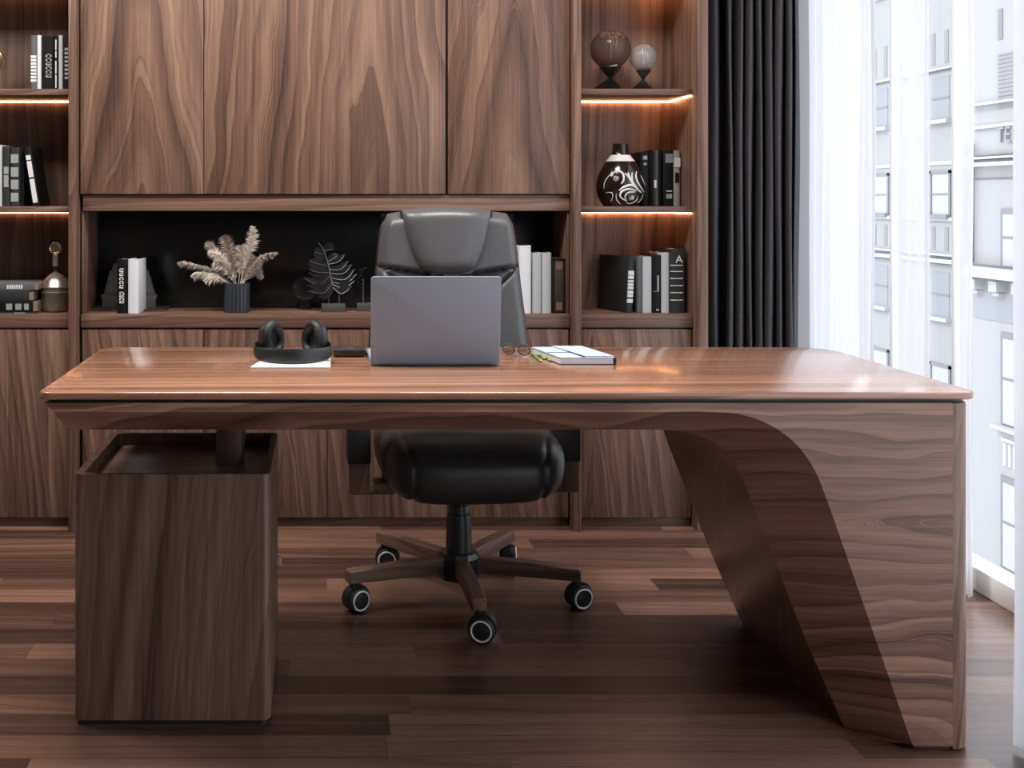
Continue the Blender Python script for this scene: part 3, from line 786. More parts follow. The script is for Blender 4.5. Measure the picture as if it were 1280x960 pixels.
# second shelf of the left bookcase
book(-6, 2.2, 181, z2, LGR, 'pale grey book cut by the left edge of the photo on the lower left shelf')
book(3, 12, 183, z2, CHR, 'charcoal book with one grey label on the lower left shelf', [(.2, .85, .34, .46, DIM), (.2, .85, .48, .68, DIM)])
book(12.6, 24, 184, z2, CHR, 'charcoal book with four grey labels on the lower left shelf', bars(.08, .92, [(.12, .27), (.34, .50), (.55, .71), (.77, .92)], DIM))
t = book(27, 37, 183, z2, BLK, 'black book leaning with a long white label on the lower left shelf', [(.2, .8, .15, .23, INK), (.2, .8, .25, .52, INK), (.2, .8, .55, .95, INK)], lean=math.radians(-9))
t.location.x = X(50, 4.19)-.018; t.location.z = z2+.003; t.location.x = X(45, 4.19)
book(24.5, 30, 183, z2, BLK, 'plain black book behind the leaning book on the lower left shelf', D=4.215)
# right bookcase, second shelf
book(800, 812, 190, z2, BLK, 'black book with faint grey figures next to the swirl vase', [(.3, .75, .07, .14, DIM), (.35, .7, .20, .24, DIM)], D=4.265, depth=.13)
book(812.5, 827, 188, z2, M_black, 'thick gloss black book with a small white mark on the right middle shelf', [(.35, .55, .53, .67, INK)], D=4.265, depth=.13)
book(829, 842, 188, z2, BLK, 'black book with a blue grey label near its top on the right middle shelf', [(.2, .95, .06, .22, plain('blue grey label', (.16, .17, .21), .5)), (.3, .85, .72, .735, INK), (.3, .85, .78, .86, DIM)], D=4.265, depth=.13)
book(842.3, 850.5, 188, z2, STN, 'speckled grey book, rightmost on the right middle shelf', [(.0, 1, .13, .30, LGR), (.2, .8, .40, .58, BLK)], D=4.265, depth=.13)
# right bookcase, base
t = book(790, 799, 321, zb, CHR, 'dark book with a stacked column of white labels leaning slightly on the right base shelf', bars(.0, .85, [(.25, .325), (.335, .395), (.415, .455), (.47, .52), (.53, .58), (.60, .66), (.67, .72), (.75, .82)], INK), lean=math.radians(2.6), depth=.2)
t.location.x = X(787.5, 4.19); t.rotation_euler = (0, math.radians(3), math.radians(18)) 
book(796.5, 803, 321, zb, GRY, 'narrow slate book left of the pale book on the right base shelf')
book(803.3, 815, 321, zb, LGR, 'pale grey book left of the thin black book on the right base shelf')
book(815.3, 826.5, 319, zb, BLK, 'black book with faint vertical lettering between two pale books', [(.55, .75, .35, .62, DIM), (.1, .7, .625, .632, DIM), (.45, .75, .93, .96, DIM)])
book(826.8, 837.3, 316, zb, LGR, 'pale grey book beside the tall black book with the letter A')
t = book(837.6, 857, 311, zb, CHR, 'tall thick black book with the letter A and white rules, rightmost on the base shelf', bars(.02, .82, [(.25, .262), (.345, .357), (.455, .467), (.565, .577), (.675, .687), (.79, .802)], INK), D=4.18)
letter('A', .038, INK, (.004, -.002, (Z(324.5, 4.18)-zb)), Matrix.Rotation(PI/2, 3, 'X').to_quaternion(), 'spine_letter', t)
# niche
book(146, 158.3, 324, zb, BLK, 'black book with white vertical lettering in the niche between the grey bookends', glyphs(.25, .68, .17, .55, 5, INK, 2)+glyphs(.25, .75, .60, .82, 4, INK, 8), D=4.17, depth=.13)
t = book(159.5, 173, 324, zb, WHT, 'white book next to the black lettered book in the niche', D=4.165, depth=.13)
t.rotation_euler = (0, 0, math.radians(-4))
book(649, 664, 307, zb, WHT, 'tall white book in the niche right of the chair', D=4.17, depth=.15)
book(665, 677, 316, zb, LGR, 'pale grey book right of the tall white book in the niche', D=4.18, depth=.15)
book(677.6, 689.5, 316, zb, LGR, 'pale grey book beside the dark box file in the niche', D=4.18, depth=.15)
bx = thing('box_file', 'dark box file with two square openings at the right end of the niche', 'box file', (X(698.5, 4.18), 4.18, zb))
w2_ = (X(706, 4.18)-X(691, 4.18))/2; hh = Z(323, 4.18)-zb
MB().box(-w2_, w2_, 0, .15, 0, hh, .001).build('case', BRN, bx)
fm = MB()
for zc_ in (hh*.86, hh*.13):
    fm.box(-w2_*.45, w2_*.55, -.0015, .003, zc_-.014, zc_+.014)
fm.build('label_window', plain('brown label', (.16, .085, .06), .6), bx)
fb = MB(); 
for (a, b_) in ((-w2_, -w2_+.005), (w2_-.005, w2_)): fb.box(a, b_, -.0018, 0, 0, hh)
fb.box(-w2_, w2_, -.0018, 0, hh-.006, hh); fb.box(-w2_, w2_, -.0018, 0, 0, .006); fb.build('edge_frame', BLK, bx)
# stack of books lying flat at the left edge
zz = zb
for i, (pxr, pyt, mt, lab, mk) in enumerate((
        (43, 390, CHR, 'thin charcoal book at the bottom of the lying stack beside the decanter', [(.70, .86, DIM)]),
        (41, 376, BLK, 'black book with grey squares on its spine, second from the bottom of the stack', [(.60, .69, DIM), (.74, .83, DIM), (.87, .94, DIM)]),
        (36, 363, CHR, 'thick charcoal book in the lying stack, second from the top', []),
        (42, 353.5, GRY, 'slate book with pale lettering on top of the lying stack beside the decanter', [(.60+.035*j, .625+.035*j, INK) for j in range(7)]))):
    D = 4.17; x1 = X(pxr, D); x0 = x1-.24; ztp = Z(pyt, D); h = ztp-zz-.0005
    t = thing('book', lab, 'book', ((x0+x1)/2, D, zz)); hw_ = .12
    cv = MB(); cv.box(-hw_, hw_, 0, .004, 0, h, .0008); cv.box(-hw_, hw_, .003, .16, 0, .0022, .0004); cv.box(-hw_, hw_, .003, .16, h-.0022, h, .0004); cv.build('cover', mt, t)
    MB().box(-hw_+.003, hw_+.016, .004, .155, .0024, h-.0024).build('pages', plain('tan page edge', (.22, .15, .11), .8), t)
    if mk:
        g = MB()
        for a, b_, mm_ in mk: g.box(-hw_+a*.24, -hw_+b_*.24, -.0008, .002, h*.2, h*.75)
        g.build('spine_lettering', mk[0][2], t)
    zz = ztp
# ------------------------------------------------------------------ ornaments
# decanter
dcx = X(69.5, 4.25)
dec = thing('decanter', 'bronze metal decanter with ring stopper on the left base shelf', 'decanter', (dcx, 4.25, zb))
M_brz = plain('dark bronze', (.36, .33, .30), .32, .85); M_gls = plain('clear glass stopper', (.9, .85, .8), .05, 0, **{'Transmission_Weight': .9})
s = 4.25/F
MB().lathe([(0, 0), (.042, 0), (.050, .008), (.052, .025), (.053, .066), (.0545, .069), (.0545, .072), (.052, .074), (.052, .086), (.0545, .088), (.0545, .091), (.052, .094), (.046, .112), (.030, .130), (.012, .141), (.006, .146), (.006, .156), (0, .156)], 0, 0, 40).build('body', M_brz, dec, 40)
MB().lathe([(0, .154), (.0125, .154), (.0125, .166), (0, .166)], 0, 0, 20).build('collar', M_black, dec)
MB().lathe([(0, .166), (.0115, .166), (.011, .205), (.007, .209), (0, .209)], 0, 0, 20).build('neck', plain('satin steel', (.35, .33, .31), .35, .8), dec)
st_ = MB(); st_.tube([Vector((.021*math.cos(t_), 0, .231+.021*math.sin(t_))) for t_ in [2*PI*i/32 for i in range(33)]], .0022, 8)
st_.build('stopper_ring', plain('polished brass', (.8, .62, .4), .15, 1), dec)
MB().ball((0, 0, .231), .019, 1, .5, 1).build('stopper', M_gls, dec)
# wire globe at left edge
wg = thing('glass_globe', 'gold rimmed glass globe cut by the left edge of the photo', 'globe', (X(-9, 4.25), 4.25, z1))
M_gold = plain('gold wire', (.75, .55, .30), .2, 1)
g = MB()
for k in range(4):
    a = PI*k/4+.3
    g.tube([Vector((.045*math.cos(t_)*math.cos(a), .045*math.cos(t_)*math.sin(a), .112+.045*math.sin(t_))) for t_ in [2*PI*i/28 for i in range(29)]], .0016, 6)
g.build('wire_cage', M_gold, wg)
MB().ball((0, 0, .112), .036).build('glass_ball', plain('amber glass', (.5, .35, .2), .05, 0, **{'Transmission_Weight': .7}), wg)
MB().lathe([(0, 0), (.03, 0), (.03, .006), (.006, .012), (.005, .07), (0, .07)], 0, 0, 24).build('stand', M_black, wg)
# two crystal balls on hourglass stands
def crystal(cx, cy_px, r, hb, lab, M1, inner, D=4.25, tw=1.0):
    x = X(cx, D); t = thing('crystal_ball', lab, 'ornament', (x, D, z1)); zc_ = Z(cy_px, D)-z1
    MB().ball((0, 0, zc_), r, u=40, v=24).build('ball', M1, t)
    base = zc_-r*.86; a = r*.62; zm = base*.52
    sdm = MB(); n = 4
    def sq(r_, z, k): return [(r_*math.cos(k+PI/2*i), r_*math.sin(k+PI/2*i), z) for i in range(4)]
    b_ = bmesh.new()
    rows = [sq(r*1.15, 0, .3), sq(r*1.10, .003, .3), sq(r*.12, zm, .3), sq(r*.14, zm+.004, .3), sq(a*1.05, base-.004, .3), sq(a, base+.003, .3)]
    V = [[b_.verts.new(p) for p in rr] for rr in rows]
    for A, B in zip(V, V[1:]):
        for i in range(4): b_.faces.new((A[i], A[(i+1) % 4], B[(i+1) % 4], B[i]))
    b_.faces.new(V[0]); b_.faces.new(V[-1]); bmesh.ops.recalc_face_normals(b_, faces=b_.faces)
    sdm.add(b_); sdm.build('stand', M_black, t, 20)
    rr = random.Random(3); im = MB()
    for i in range(inner):
        a1 = rr.uniform(0, 2*PI); q_ = rr.uniform(.15, .75)*r
        im.ball((abs(q_*math.cos(a1))*.6-.1*r, -abs(q_*math.sin(a1))*.9, zc_+rr.uniform(-.3, .5)*r), r*.07, .6, .6, rr.uniform(2, 3.5), 8, 6)
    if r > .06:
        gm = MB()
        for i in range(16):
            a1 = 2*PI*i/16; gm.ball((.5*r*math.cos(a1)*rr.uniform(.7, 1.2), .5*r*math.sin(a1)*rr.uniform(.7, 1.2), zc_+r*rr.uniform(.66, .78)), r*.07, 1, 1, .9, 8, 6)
        gm.build('led_glints', plain('led glint gold', (.95, .80, .58), .3), t)  # reflections of the LED above, modelled as pale gold drops
    im.build('crystal_drops', plain('bright crystal', (.75, .78, .82), .1), t)
    return t
def tinted(name, col, mixf, rough=.05):
    m = bpy.data.materials.new(name); m.use_nodes = True; nt = m.node_tree; nt.nodes.clear()
    o = nt.nodes.new('ShaderNodeOutputMaterial'); tr = nt.nodes.new('ShaderNodeBsdfTransparent'); tr.inputs[0].default_value = (*col, 1)
    pb = nt.nodes.new('ShaderNodeBsdfPrincipled'); pb.inputs['Base Color'].default_value = (*[c*.5 for c in col], 1); pb.inputs['Roughness'].default_value = rough
    c = nt.nodes.new('ShaderNodeMixShader'); c.inputs[0].default_value = mixf
    nt.links.new(tr.outputs[0], c.inputs[1]); nt.links.new(pb.outputs[0], c.inputs[2]); nt.links.new(c.outputs[0], o.inputs[0]); return m
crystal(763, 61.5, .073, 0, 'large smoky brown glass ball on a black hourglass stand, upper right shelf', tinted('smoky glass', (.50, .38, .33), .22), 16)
crystal(804, 72, .050, 0, 'small frosted clear glass ball on a black hourglass stand, upper right shelf', tinted('frosted glass', (.85, .84, .84), .40, .2), 12)
# swirl vase
vx = X(775.5, 4.22); vD = 4.22; k_ = vD/F
va = thing('vase', 'black and brown bottle vase with white swirls on the right middle shelf', 'vase', (vx, vD, z2)); va.scale = (1, .85, 1)
vp = [(0, 0), (20, 0), (25, 6), (29, 16), (30, 26), (28, 37), (23, 48), (16, 58), (11, 65), (9.5, 72), (9.5, 78), (8, 78), (8, 60), (0, 60)]
vp2 = smooth_line([(a, b_, 0) for a, b_ in vp[1:11]], 50)
prof = [(0, 0)]+[(p.x*k_, p.y*k_) for p in vp2]+[(8*k_, 78*k_), (7.5*k_, 60*k_), (0, 60*k_)]
def Rv(z):
    return min(((abs(p.y*k_-z), p.x*k_) for p in vp2))[1]
m_v = plain('black brown glaze', (.012, .007, .005), .12)
MB().lathe(prof, 0, 0, 48).build('body', m_v, va, 50)
sil = plain('silver white glaze', (.62, .60, .57), .25)
MB().lathe([(Rv(56*k_)+.0008, 56*k_), (Rv(60*k_)+.001, 60*k_), (Rv(64*k_)+.001, 64*k_)], 0, 0, 40).build('neck_band', sil, va)
def vpt(cx_, cy_):  # crop pixel of a 9.846x enlargement whose origin is (740,170)
    px_ = 740+cx_/9.846; py_ = 170+cy_/9.846
    z = max(.002, (257-py_)*k_); x = (px_-775.5)*k_; r = Rv(z)+.0004
    x = max(-r*.985, min(r*.985, x)); return Vector((x, -math.sqrt(r*r-x*x), z))
sw = MB()
for st_, r_ in ((((200, 470), (230, 438), (285, 432), (325, 470), (325, 540), (295, 585)), 2.0), (((345, 455), (390, 500), (440, 580), (500, 650), (560, 690)), 2.6),
                (((385, 440), (400, 500), (430, 560)), 1.6), (((440, 440), (430, 500), (440, 560)), 1.3), (((500, 430), (485, 500), (520, 590), (600, 680)), 1.7),
                (((270, 665), (330, 620), (420, 600), (500, 650)), 2.2), (((360, 790), (290, 740), (300, 680), (380, 645), (480, 665)), 1.8), (((375, 800), (345, 740), (380, 690), (470, 680)), 1.4),
                (((560, 480), (600, 560), (640, 600)), 1.0), (((110, 640), (120, 560), (170, 480), (220, 440)), .8), (((130, 690), (190, 690), (205, 740), (190, 800)), .8),
                (((240, 700), (250, 770), (300, 830)), .9), (((510, 720), (500, 780), (430, 820), (370, 815)), .8), (((600, 700), (570, 770), (520, 815)), .8)):
    pl_ = [vpt(*p) for p in [(q_.x, q_.y) for q_ in smooth_line([(a, b_, 0) for a, b_ in st_], 16)]]
    sw.tube(pl_, [.72*r_*k_*(.35+.65*math.sin(PI*(i+.6)/16.6)) for i in range(16)], 6)
sw.build('swirl_pattern', sil, va)
for c_, r_ in (((240, 520), 4.0), ((425, 750), 3.8)):
    p = vpt(*c_); MB().ball(p, r_*k_, 1, .25, .9, 14, 8).build('round_motif', plain('bronze lustre', (.30, .25, .19), .3, .4), va)

# grey bookends in the niche
M_stone = plain('dark grey stone', (.045, .047, .047), .6, noise=.25, nscale=60)
tr2 = thing('tray', 'thin dark wooden tray under the grey bookends in the niche', 'tray', (X(160, 4.30), 4.30, zb))
MB().box(-.15, .145, -.05, .07, 0, .006, .001).build('base', plain('dark walnut tray', (.035, .02, .015), .5), tr2)
MB().box(-.15, .145, .064, .07, .006, .009).build('rim', plain('dark walnut rim', (.035, .02, .015), .5), tr2)
for s_, cx_, lab in ((-1, 152, 'grey stepped stone bookend left of the black lettered book'), (1, 172, 'grey stepped stone bookend right of the white book in the niche')):
    be = thing('bookend', lab, 'bookend', (X(cx_, 4.315), 4.315, zb+.0065)); q = 4.315/F
    def bp_(pts_): return [(s_*a*q, b_*q) for a, b_ in pts_]
    MB().prism(bp_([(0, 0), (23, 0), (23, 10), (24, 13), (25, 16), (0, 16)]), -.02, .02, 'Y', bev=.001).build('base', M_stone, be)
    MB().prism(bp_([(0, 16.2), (22, 16.2), (14, 46), (11, 48), (9, 56), (0, 56)]), -.015, .015, 'Y', bev=.001).build('body', M_stone, be)
    MB().prism(bp_([(3, 20), (18, 20), (13, 44), (3, 44)]), -.0165, -.0148, 'Y').build('relief_panel', plain('grey stone relief', (.06, .062, .06), .5), be)

# ribbed vase with pampas
vz = thing('planter_vase', 'ribbed dark blue-grey vase of dried pampas grass in the niche', 'vase', (X(296, 4.23), 4.23, zb))
M_rib = plain('slate blue ceramic', (.030, .037, .048), .4)
k_ = 4.23/F
MB().lathe([(0, 0), (15.5*k_, 0), (16.2*k_, 1*k_), (16.2*k_, 36*k_), (15*k_, 36.5*k_), (14*k_, 36*k_), (14*k_, 20*k_), (0, 20*k_)], 0, 0, 140,
           rib=lambda a: 1-.055*(abs(math.sin(a*10)) < .42)).build('body', M_rib, vz, 30)
M_pam = plain('dried pampas', (.78, .70, .63), .9, noise=.25, nscale=90)
M_pam2 = plain('dried pampas dark tan', (.50, .41, .34), .9)  # darker tan, used on every third plume
plumes = [  # base offset, tip (px), fullness, droop
    ((296, 360), (272, 340), (236, 330), (223, 329), 5, 1), ((296, 360), (272, 345), (250, 342), (241, 345), 6.5, 1), ((297, 360), (280, 330), (266, 312), (258, 304), 6, 0),
    ((297, 360), (290, 330), (284, 308), (281, 295), 7.5, 0), ((298, 360), (300, 335), (301, 318), (300, 308), 9, 0), ((299, 360), (308, 325), (316, 303), (317, 283), 6.5, 0),
    ((299, 360), (316, 335), (330, 320), (347, 315), 6, 1), ((299, 360), (312, 345), (320, 338), (327, 348), 6, 1), ((296, 360), (286, 340), (276, 322), (262, 316), 6.5, 0), ((297, 360), (305, 345), (312, 330), (318, 322), 8, 0),
    ((296, 360), (290, 345), (280, 332), (270, 326), 9, 0), ((299, 360), (308, 345), (316, 335), (324, 333), 9, 0), ((297, 360), (292, 345), (288, 330), (285, 318), 9, 0),
    ((299, 360), (306, 345), (308, 332), (309, 318), 8, 0), ((297, 360), (280, 350), (268, 346), (258, 350), 7.5, 1)]
rr = random.Random(11)
org = at(296, 394, 4.23)
for i, (a, b_, c_, d_, full, dr) in enumerate(plumes):
    dd = rr.uniform(-.035, .035)
    P = []
    for j, p in enumerate((a, b_, c_, d_)):
        w = at(p[0], p[1], 4.23); P.append(Vector((w.x-X(296, 4.23), -.01+dd*j/3*1.2, w.z-zb)))
    cvp = smooth_line(P, 40)
    pm = MB(); bmq = bmesh.new(); nb_ = 520
    for k in range(nb_):
        t_ = .22+.78*(k/nb_); idx = t_*39; i0 = min(int(idx), 38); c = cvp[i0].lerp(cvp[i0+1], idx-i0); tan = (cvp[i0+1]-cvp[i0]).normalized()
        prof_ = math.sin(PI*min(1, (1-t_)*1.15+.06))**.7 if t_ > .3 else (t_-.15)/.15*.6
        ang = rr.uniform(0, 2*PI); side = Vector((math.cos(ang), math.sin(ang)*.8, math.sin(ang*1.7)*.6)); side -= tan*side.dot(tan)
        if side.length < .1: continue
        side.normalize()
        ln_ = full*1.25*k_*max(.15, prof_)*rr.uniform(.6, 1.35)
        d1 = (side*.75+tan*.55).normalized(); d2 = (d1+Vector((0, 0, -.9 if dr else -.35))).normalized()
        p1 = c+d1*ln_*.55; p2 = p1+d2*ln_*.6; wv_ = d1.cross(Vector((rr.uniform(-1, 1), rr.uniform(-1, 1), rr.uniform(-1, 1)))).normalized()*rr.uniform(.0007, .0016)
        v = [bmq.verts.new(q_) for q_ in (c-wv_*.5, c+wv_*.5, p1+wv_, p1-wv_, p2)]
        bmq.faces.new((v[0], v[1], v[2], v[3])); bmq.faces.new((v[3], v[2], v[4]))
    pm.add(bmq); pm.tube([cvp[0]+Vector((0, 0, -.05))]+cvp, .0011, 5)
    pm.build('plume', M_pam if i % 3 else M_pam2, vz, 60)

# monstera leaf sculpture
k_ = 4.24/F
ml = thing('leaf_sculpture', 'dark metal monstera leaf sculpture on a block stand in the niche', 'sculpture', (X(417, 4.24), 4.24, zb))
M_leaf = plain('blackened metal', (.020, .021, .024), .35, .3); M_vein = plain('worn pewter edge', (.17, .175, .19), .4, .5)
MB().box(-15*k_, 14.5*k_, -.02, .02, 0, 10*k_, .001).build('base', plain('dark grey block', (.055, .053, .055), .6), ml)
for px_ in (411, 424): MB().cyl(((px_-417)*k_, 0, 10*k_), ((px_-417)*k_, 0, (394-362)*k_), .0014, 8).build('rod', M_vein, ml)
def lp(cx_, cy_, y=0):   # point of a 9.6x enlargement with origin (360,300)
    px_ = 360+cx_/9.6; py_ = 300+cy_/9.6
    return Vector(((px_-417)*k_, y, (394-py_)*k_))
mid = smooth_line([lp(365, 75), lp(430, 170), (lp(480, 330)), lp(505, 450), lp(530, 580)], 30)
lobes = [  # start, mid, tip, width
    ((440, 200), (350, 170), (315, 165), 26), ((450, 270), (370, 235), (300, 205), 24), ((470, 340), (360, 300), (255, 285), 24), ((480, 390), (360, 370), (245, 330), 24), ((485, 420), (370, 410), (250, 385), 20),
    ((495, 450), (370, 470), (240, 430), 22), ((500, 460), (380, 540), (190, 500), 26), ((510, 510), (380, 590), (225, 590), 24), ((520, 560), (430, 650), (240, 650), 22), ((530, 600), (470, 700), (370, 725), 30),
    ((430, 160), (500, 120), (545, 140), 34), ((470, 290), (540, 240), (600, 215), 26), ((480, 320), (600, 280), (680, 215), 24), ((490, 380), (620, 370), (725, 290), 24), ((500, 430), (660, 420), (765, 330), 24), ((510, 480), (680, 490), (800, 390), 24),
    ((520, 530), (680, 540), (825, 450), 24), ((530, 560), (660, 590), (800, 530), 24), ((535, 590), (640, 650), (760, 590), 30)]
lf = MB(); vn = MB()
for i, (a, b_, c_, w_l) in enumerate(lobes):
    yy = .006*math.sin(i*1.3)
    pl_ = smooth_line([lp(*a), lp(*b_, yy*.5-.004), lp(*c_, yy)], 12)
    ws = [w_l*1.85/9.6*k_*(.55+.45*math.sin(PI*j/11))*(1 if j < 10 else .55) for j in range(12)]
    lf.tube(pl_, [w*.62 for w in ws], 8, flat=1.0) if False else None
    bq = bmesh.new(); rows = []
    for j, p in enumerate(pl_):
        d = (pl_[min(j+1, 11)]-pl_[max(j-1, 0)]).normalized(); nrm = Vector((-d.z, 0, d.x)).normalized()*ws[j]*.75
        rows.append([bq.verts.new(p+nrm+Vector((0, -.001, 0))), bq.verts.new(p-nrm+Vector((0, -.001, 0))), bq.verts.new(p-nrm+Vector((0, .001, 0))), bq.verts.new(p+nrm+Vector((0, .001, 0)))])
    for A, B in zip(rows, rows[1:]):
        for q_ in range(4): bq.faces.new((A[q_], A[(q_+1) % 4], B[(q_+1) % 4], B[q_]))
    bq.faces.new(rows[0]); bq.faces.new(rows[-1]); bmesh.ops.recalc_face_normals(bq, faces=bq.faces); lf.add(bq)
    if i % 2 == 0 or i > 10: vn.tube([p+Vector((0, -.002, -ws[j]*.6)) for j, p in enumerate(pl_)], [.0011]*10+[.0008, .0004], 5)
vn.tube([p+Vector((0, -.003, 0)) for p in mid], [.0012+.0018*i/29 for i in range(30)], 8)
lf.build('leaf_blade', M_leaf, ml, 30); vn.build('leaf_veins', M_vein, ml, 60)
# second sculpture, mostly behind the laptop
k_ = 4.28/F
s2 = thing('wire_sculpture', 'thin wire sculpture on a dark block stand, half hidden by the laptop', 'sculpture', (X(460, 4.26), 4.26, zb))
MB().box(-14*k_, 14*k_, -.02, .02, 0, 10*k_, .001).build('base', plain('dark grey block two', (.05, .05, .052), .6), s2)
MB().cyl((-6*k_, 0, 10*k_), (-6*k_, 0, 40*k_), .0012, 8).build('rod', M_vein, s2)
w3 = MB()
for i in range(5):
    w3.tube(smooth_line([(-6*k_, 0, (28+i*5)*k_), (-12*k_+i*.001, -.004, (31+i*5)*k_), ((-14+i*3)*k_, 0, (38+i*4)*k_)], 8), .0008, 5)
w3.build('wire_branches', M_leaf, s2)
# round dark plate leaning behind the leaf
pl_t = thing('round_plate', 'small round black plate standing behind the leaf sculpture', 'plate', (X(381, 4.34), 4.34, zb))
MB().lathe([(0, .0), (.040, .001), (.048, .004), (.048, .006), (.038, .003), (0, .002)], 0, 0, 36, mat=Matrix.Translation((0, 0, .082)) @ Matrix.Rotation(math.radians(82), 4, 'X')).build('plate', M_black, pl_t)
MB().box(-.02, .02, -.012, .02, 0, .034, .002).build('plate_stand', M_black, pl_t)

# ------------------------------------------------------------------ ceiling lights of the room (above the frame)
for (x, y) in ((-1.6, 3.0), (-.5, 3.0), (.6, 3.0)):
    t = thing('ceiling_light', 'square recessed ceiling light above the room', 'light', (x, y, ZC), 0, 'recessed ceiling lights')
    fm = MB()
    for a in ((-.31, -.30, -.31, .31), (.30, .31, -.31, .31), (-.30, .30, -.31, -.30), (-.30, .30, .30, .31)): fm.box(a[0], a[1], a[2], a[3], -.012, .0)
    fm.build('frame', M_frame, t)
    ld = bpy.data.lights.new('panel_light', 'AREA'); ld.shape = 'SQUARE'; ld.size = .58; ld.energy = CEIL_POWER; ld.color = (1, .93, .86)
    lo = bpy.data.objects.new('panel_light', ld); COL.objects.link(lo); lo.parent = t; lo.location = (0, 0, -.006)

# ------------------------------------------------------------------ buildings across the street
M_fac = plain('pale stone facade', (.345, .348, .355), .8, noise=.05, nscale=.7); M_fw = plain('white facade trim', (.46, .465, .47), .7)
M_fg = plain('grey window blind', (.26, .28, .31), .5); M_ff = plain('grey window surround', (.22, .23, .25), .6); M_fl = plain('facade dark line', (.16, .17, .18), .7)  # M_fl: dark grey of the moulding strips and the drainpipe
struct(MB().box(XW+.4, 60, -20, 90, -12.3, -12).build('ground', plain('pale street', (.5, .5, .52), .8)))
def fbox(mb, X0, ya, yb_, za, zb_, out): mb.box(X0-out, X0+.02, ya, yb_, za, zb_)
B1 = 20.0
b1 = thing('building', 'white apartment facade with columns of windows seen through the sheers', 'building', (B1, 42, -12))
def L1(mb, ya, yb_, za, zb_, o0, o1): mb.box(-o1, -o0, ya-42, yb_-42, za+12, zb_+12)
w = MB(); L1(w, 31.2, 75, -12, 10, -6, 0); w.build('wall', M_fac, b1)
c = MB()
for za, zb_, o in ((5.35, 5.42, .12), (.50, .62, .1), (-.62, -.55, .15), (-.85, -.72, .2), (2.3, 2.42, .04), (8.3, 8.45, .1)): L1(c, 31.2, 75, za, zb_, 0, o)
c.build('string_course', M_fw, b1)
c = MB()
for za, zb_ in ((5.31, 5.35), (-.66, -.62), (-.90, -.85)): L1(c, 31.2, 75, za, zb_, 0, .08)
c.build('moulding', M_fl, b1)
for k in range(-1, 5):
    yc_ = 37.35+4.0*k
    for r, (zb0, zt0) in enumerate(((3.75, 5.15), (.70, 2.02), (-2.6, -1.15), (-5.6, -4.2))):
        fr_ = MB(); L1(fr_, yc_-.62, yc_+.62, zb0-.12, zb0, 0, .18)
        if r in (1, 3): L1(fr_, yc_-.62, yc_-.52, zb0, zt0+.1, 0, .06); L1(fr_, yc_+.52, yc_+.62, zb0, zt0+.1, 0, .06); L1(fr_, yc_-.62, yc_+.62, zt0, zt0+.1, 0, .06)
        fo = fr_.build('window', M_fw if r not in (1, 3) else M_ff, b1)
        pn = MB(); L1(pn, yc_-.52, yc_+.52, zb0, zt0, 0, .02); pn.build('pane', M_fg if r not in (1, 3) else M_fw, fo)
        br_m = MB(); L1(br_m, yc_-.52, yc_+.52, (zb0+zt0)/2-.03, (zb0+zt0)/2+.03, .02, .04); br_m.build('glazing_bar', M_ff, fo)
for k in range(-1, 5):
    for dy_ in (-.45, .35):
        for za, zb_ in ((5.55, 6.6), (-.45, .3)):
            c = MB(); L1(c, 37.35+4*k+dy_, 37.35+4*k+dy_+.22, za, zb_, 0, .02); c.build('wall_slot', plain('pale slot', (.27, .275, .285), .8), b1)
B2 = 17.0
b2 = thing('building', 'white ornate facade with cornice and brackets at the right edge', 'building', (B2, 28, -12))
def L2(mb, ya, yb_, za, zb_, o0, o1): mb.box(-o1, -o0, ya-28, yb_-28, za+12, zb_+12)
def d2(px_): return F*B2/(px_-400)
def z2_(py_, px_=1240): return H-(py_-250)*d2(px_)/F
YE = d2(1215.0)
w = MB(); L2(w, 8, YE, -12, 10, -6, 0); w.build('wall', plain('white stone facade', (.37, .372, .378), .8, noise=.03, nscale=.8), b2)
c = MB(); L2(c, YE-.12, YE+.1, z2_(330), z2_(178), 0, .25); c.build('drainpipe', M_fl, b2)
c = MB()
for ya_, yb2, o in ((196, 199, .3), (203, 208, .3), (156, 160, .1), (333, 346, .5), (128, 131, .2)): L2(c, 8, YE-.15, z2_(yb2), z2_(ya_), 0, o)
c.build('cornice', M_fw, b2)
c = MB()
for ya_, yb2, o in ((193, 195, .22), (200, 202.5, .22), (222, 223.5, .05), (331.5, 333, .3), (346, 349, .3)): L2(c, 8, YE-.15, z2_(yb2), z2_(ya_), 0, o)
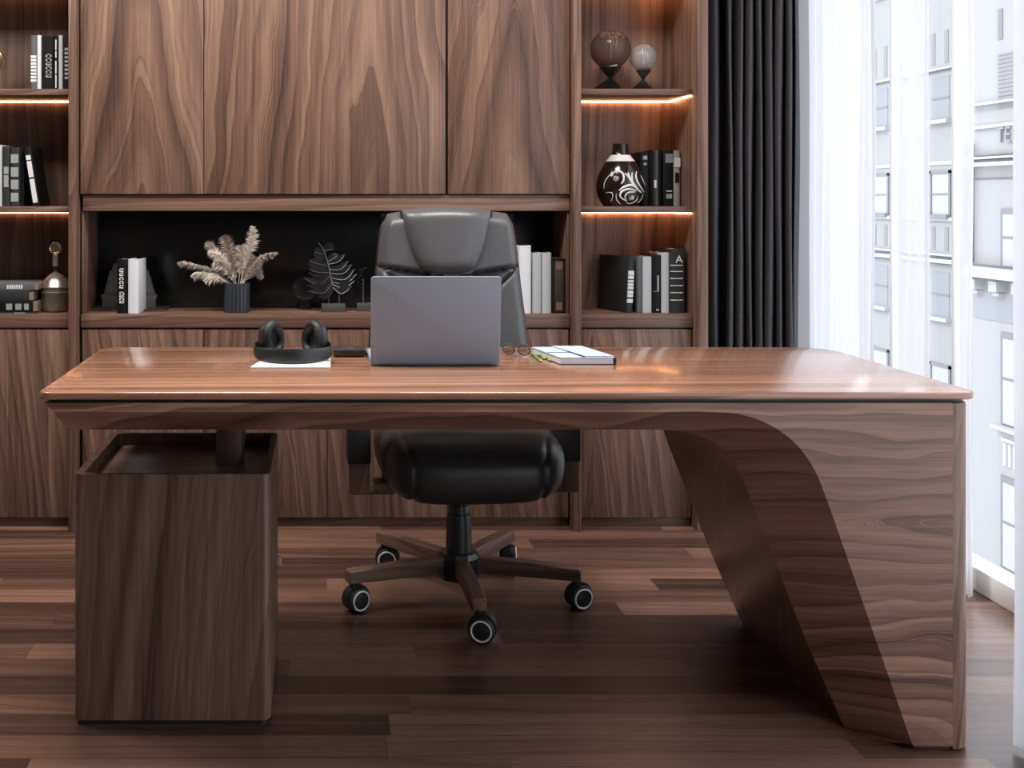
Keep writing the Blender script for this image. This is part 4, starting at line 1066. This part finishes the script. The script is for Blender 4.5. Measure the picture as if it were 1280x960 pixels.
c.build('moulding', M_fl, b2)
c = MB(); L2(c, 8, YE-.1, z2_(400), z2_(349), 0, .03); c.build('frieze', plain('grey frieze', (.30, .31, .33), .8), b2)
for k in range(8):
    y1 = d2(1227)-k*.95
    c = MB(); L2(c, y1-.17, y1+.17, z2_(363), z2_(350), .03, .28); L2(c, y1-.14, y1+.14, z2_(368), z2_(364), .03, .2); c.build('bracket', M_fw, b2)
for k in range(4):
    yr = d2(1253)-k*3.4; ww = 1.15
    for ya_, yb2 in ((260, 332), (412, 525), (588, 700)):
        c = MB(); zt0, zb0 = z2_(ya_), z2_(yb2)
        L2(c, yr-ww, yr, zb0, zt0, 0, .05); fo = c.build('window', M_ff, b2)
        pn = MB(); L2(pn, yr-ww+.1, yr-.12, zb0+.03, (zb0+zt0)/2-.04, .04, .06); L2(pn, yr-ww+.1, yr-.12, (zb0+zt0)/2+.04, zt0-.16, .04, .06); pn.build('pane', M_fw, fo)
        c = MB(); L2(c, yr-ww-.1, yr+.1, zb0-.12, zb0-.02, 0, .25); c.build('sill', M_fw, fo)
    c = MB()
    for j in range(5): L2(c, yr-1+j*.2, yr-.9+j*.2, z2_(575), z2_(548), 0, .04)
    L2(c, yr-1.05, yr-.02, z2_(546), z2_(542), 0, .05); c.build('ornament_panel', plain('pale relief', (.6, .61, .62), .8), b2)
for ya_, yb2 in ((72, 140),):
    c = MB(); yr = d2(1248)
    for j in range(14): L2(c, yr-1.6, yr, z2_(72+j*5), z2_(70+j*5), 0, .03)
    c.build('louvre_panel', plain('pale louvre', (.29, .295, .30), .8), b2)
c = MB(); L2(c, d2(1254), d2(1248), z2_(52), z2_(14), 0, .02); c.build('narrow_window', plain('narrow dark window', (.24, .245, .25), .8), b2)
letter('TEL', .55, plain('pale carved letters', (.30, .305, .315), .8), (-.06, d2(1262)-28, z2_(171)+12), (Matrix.Rotation(-PI/2, 3, 'Z') @ Matrix.Rotation(PI/2, 3, 'X')).to_quaternion(), 'carved_sign', b2, .02)
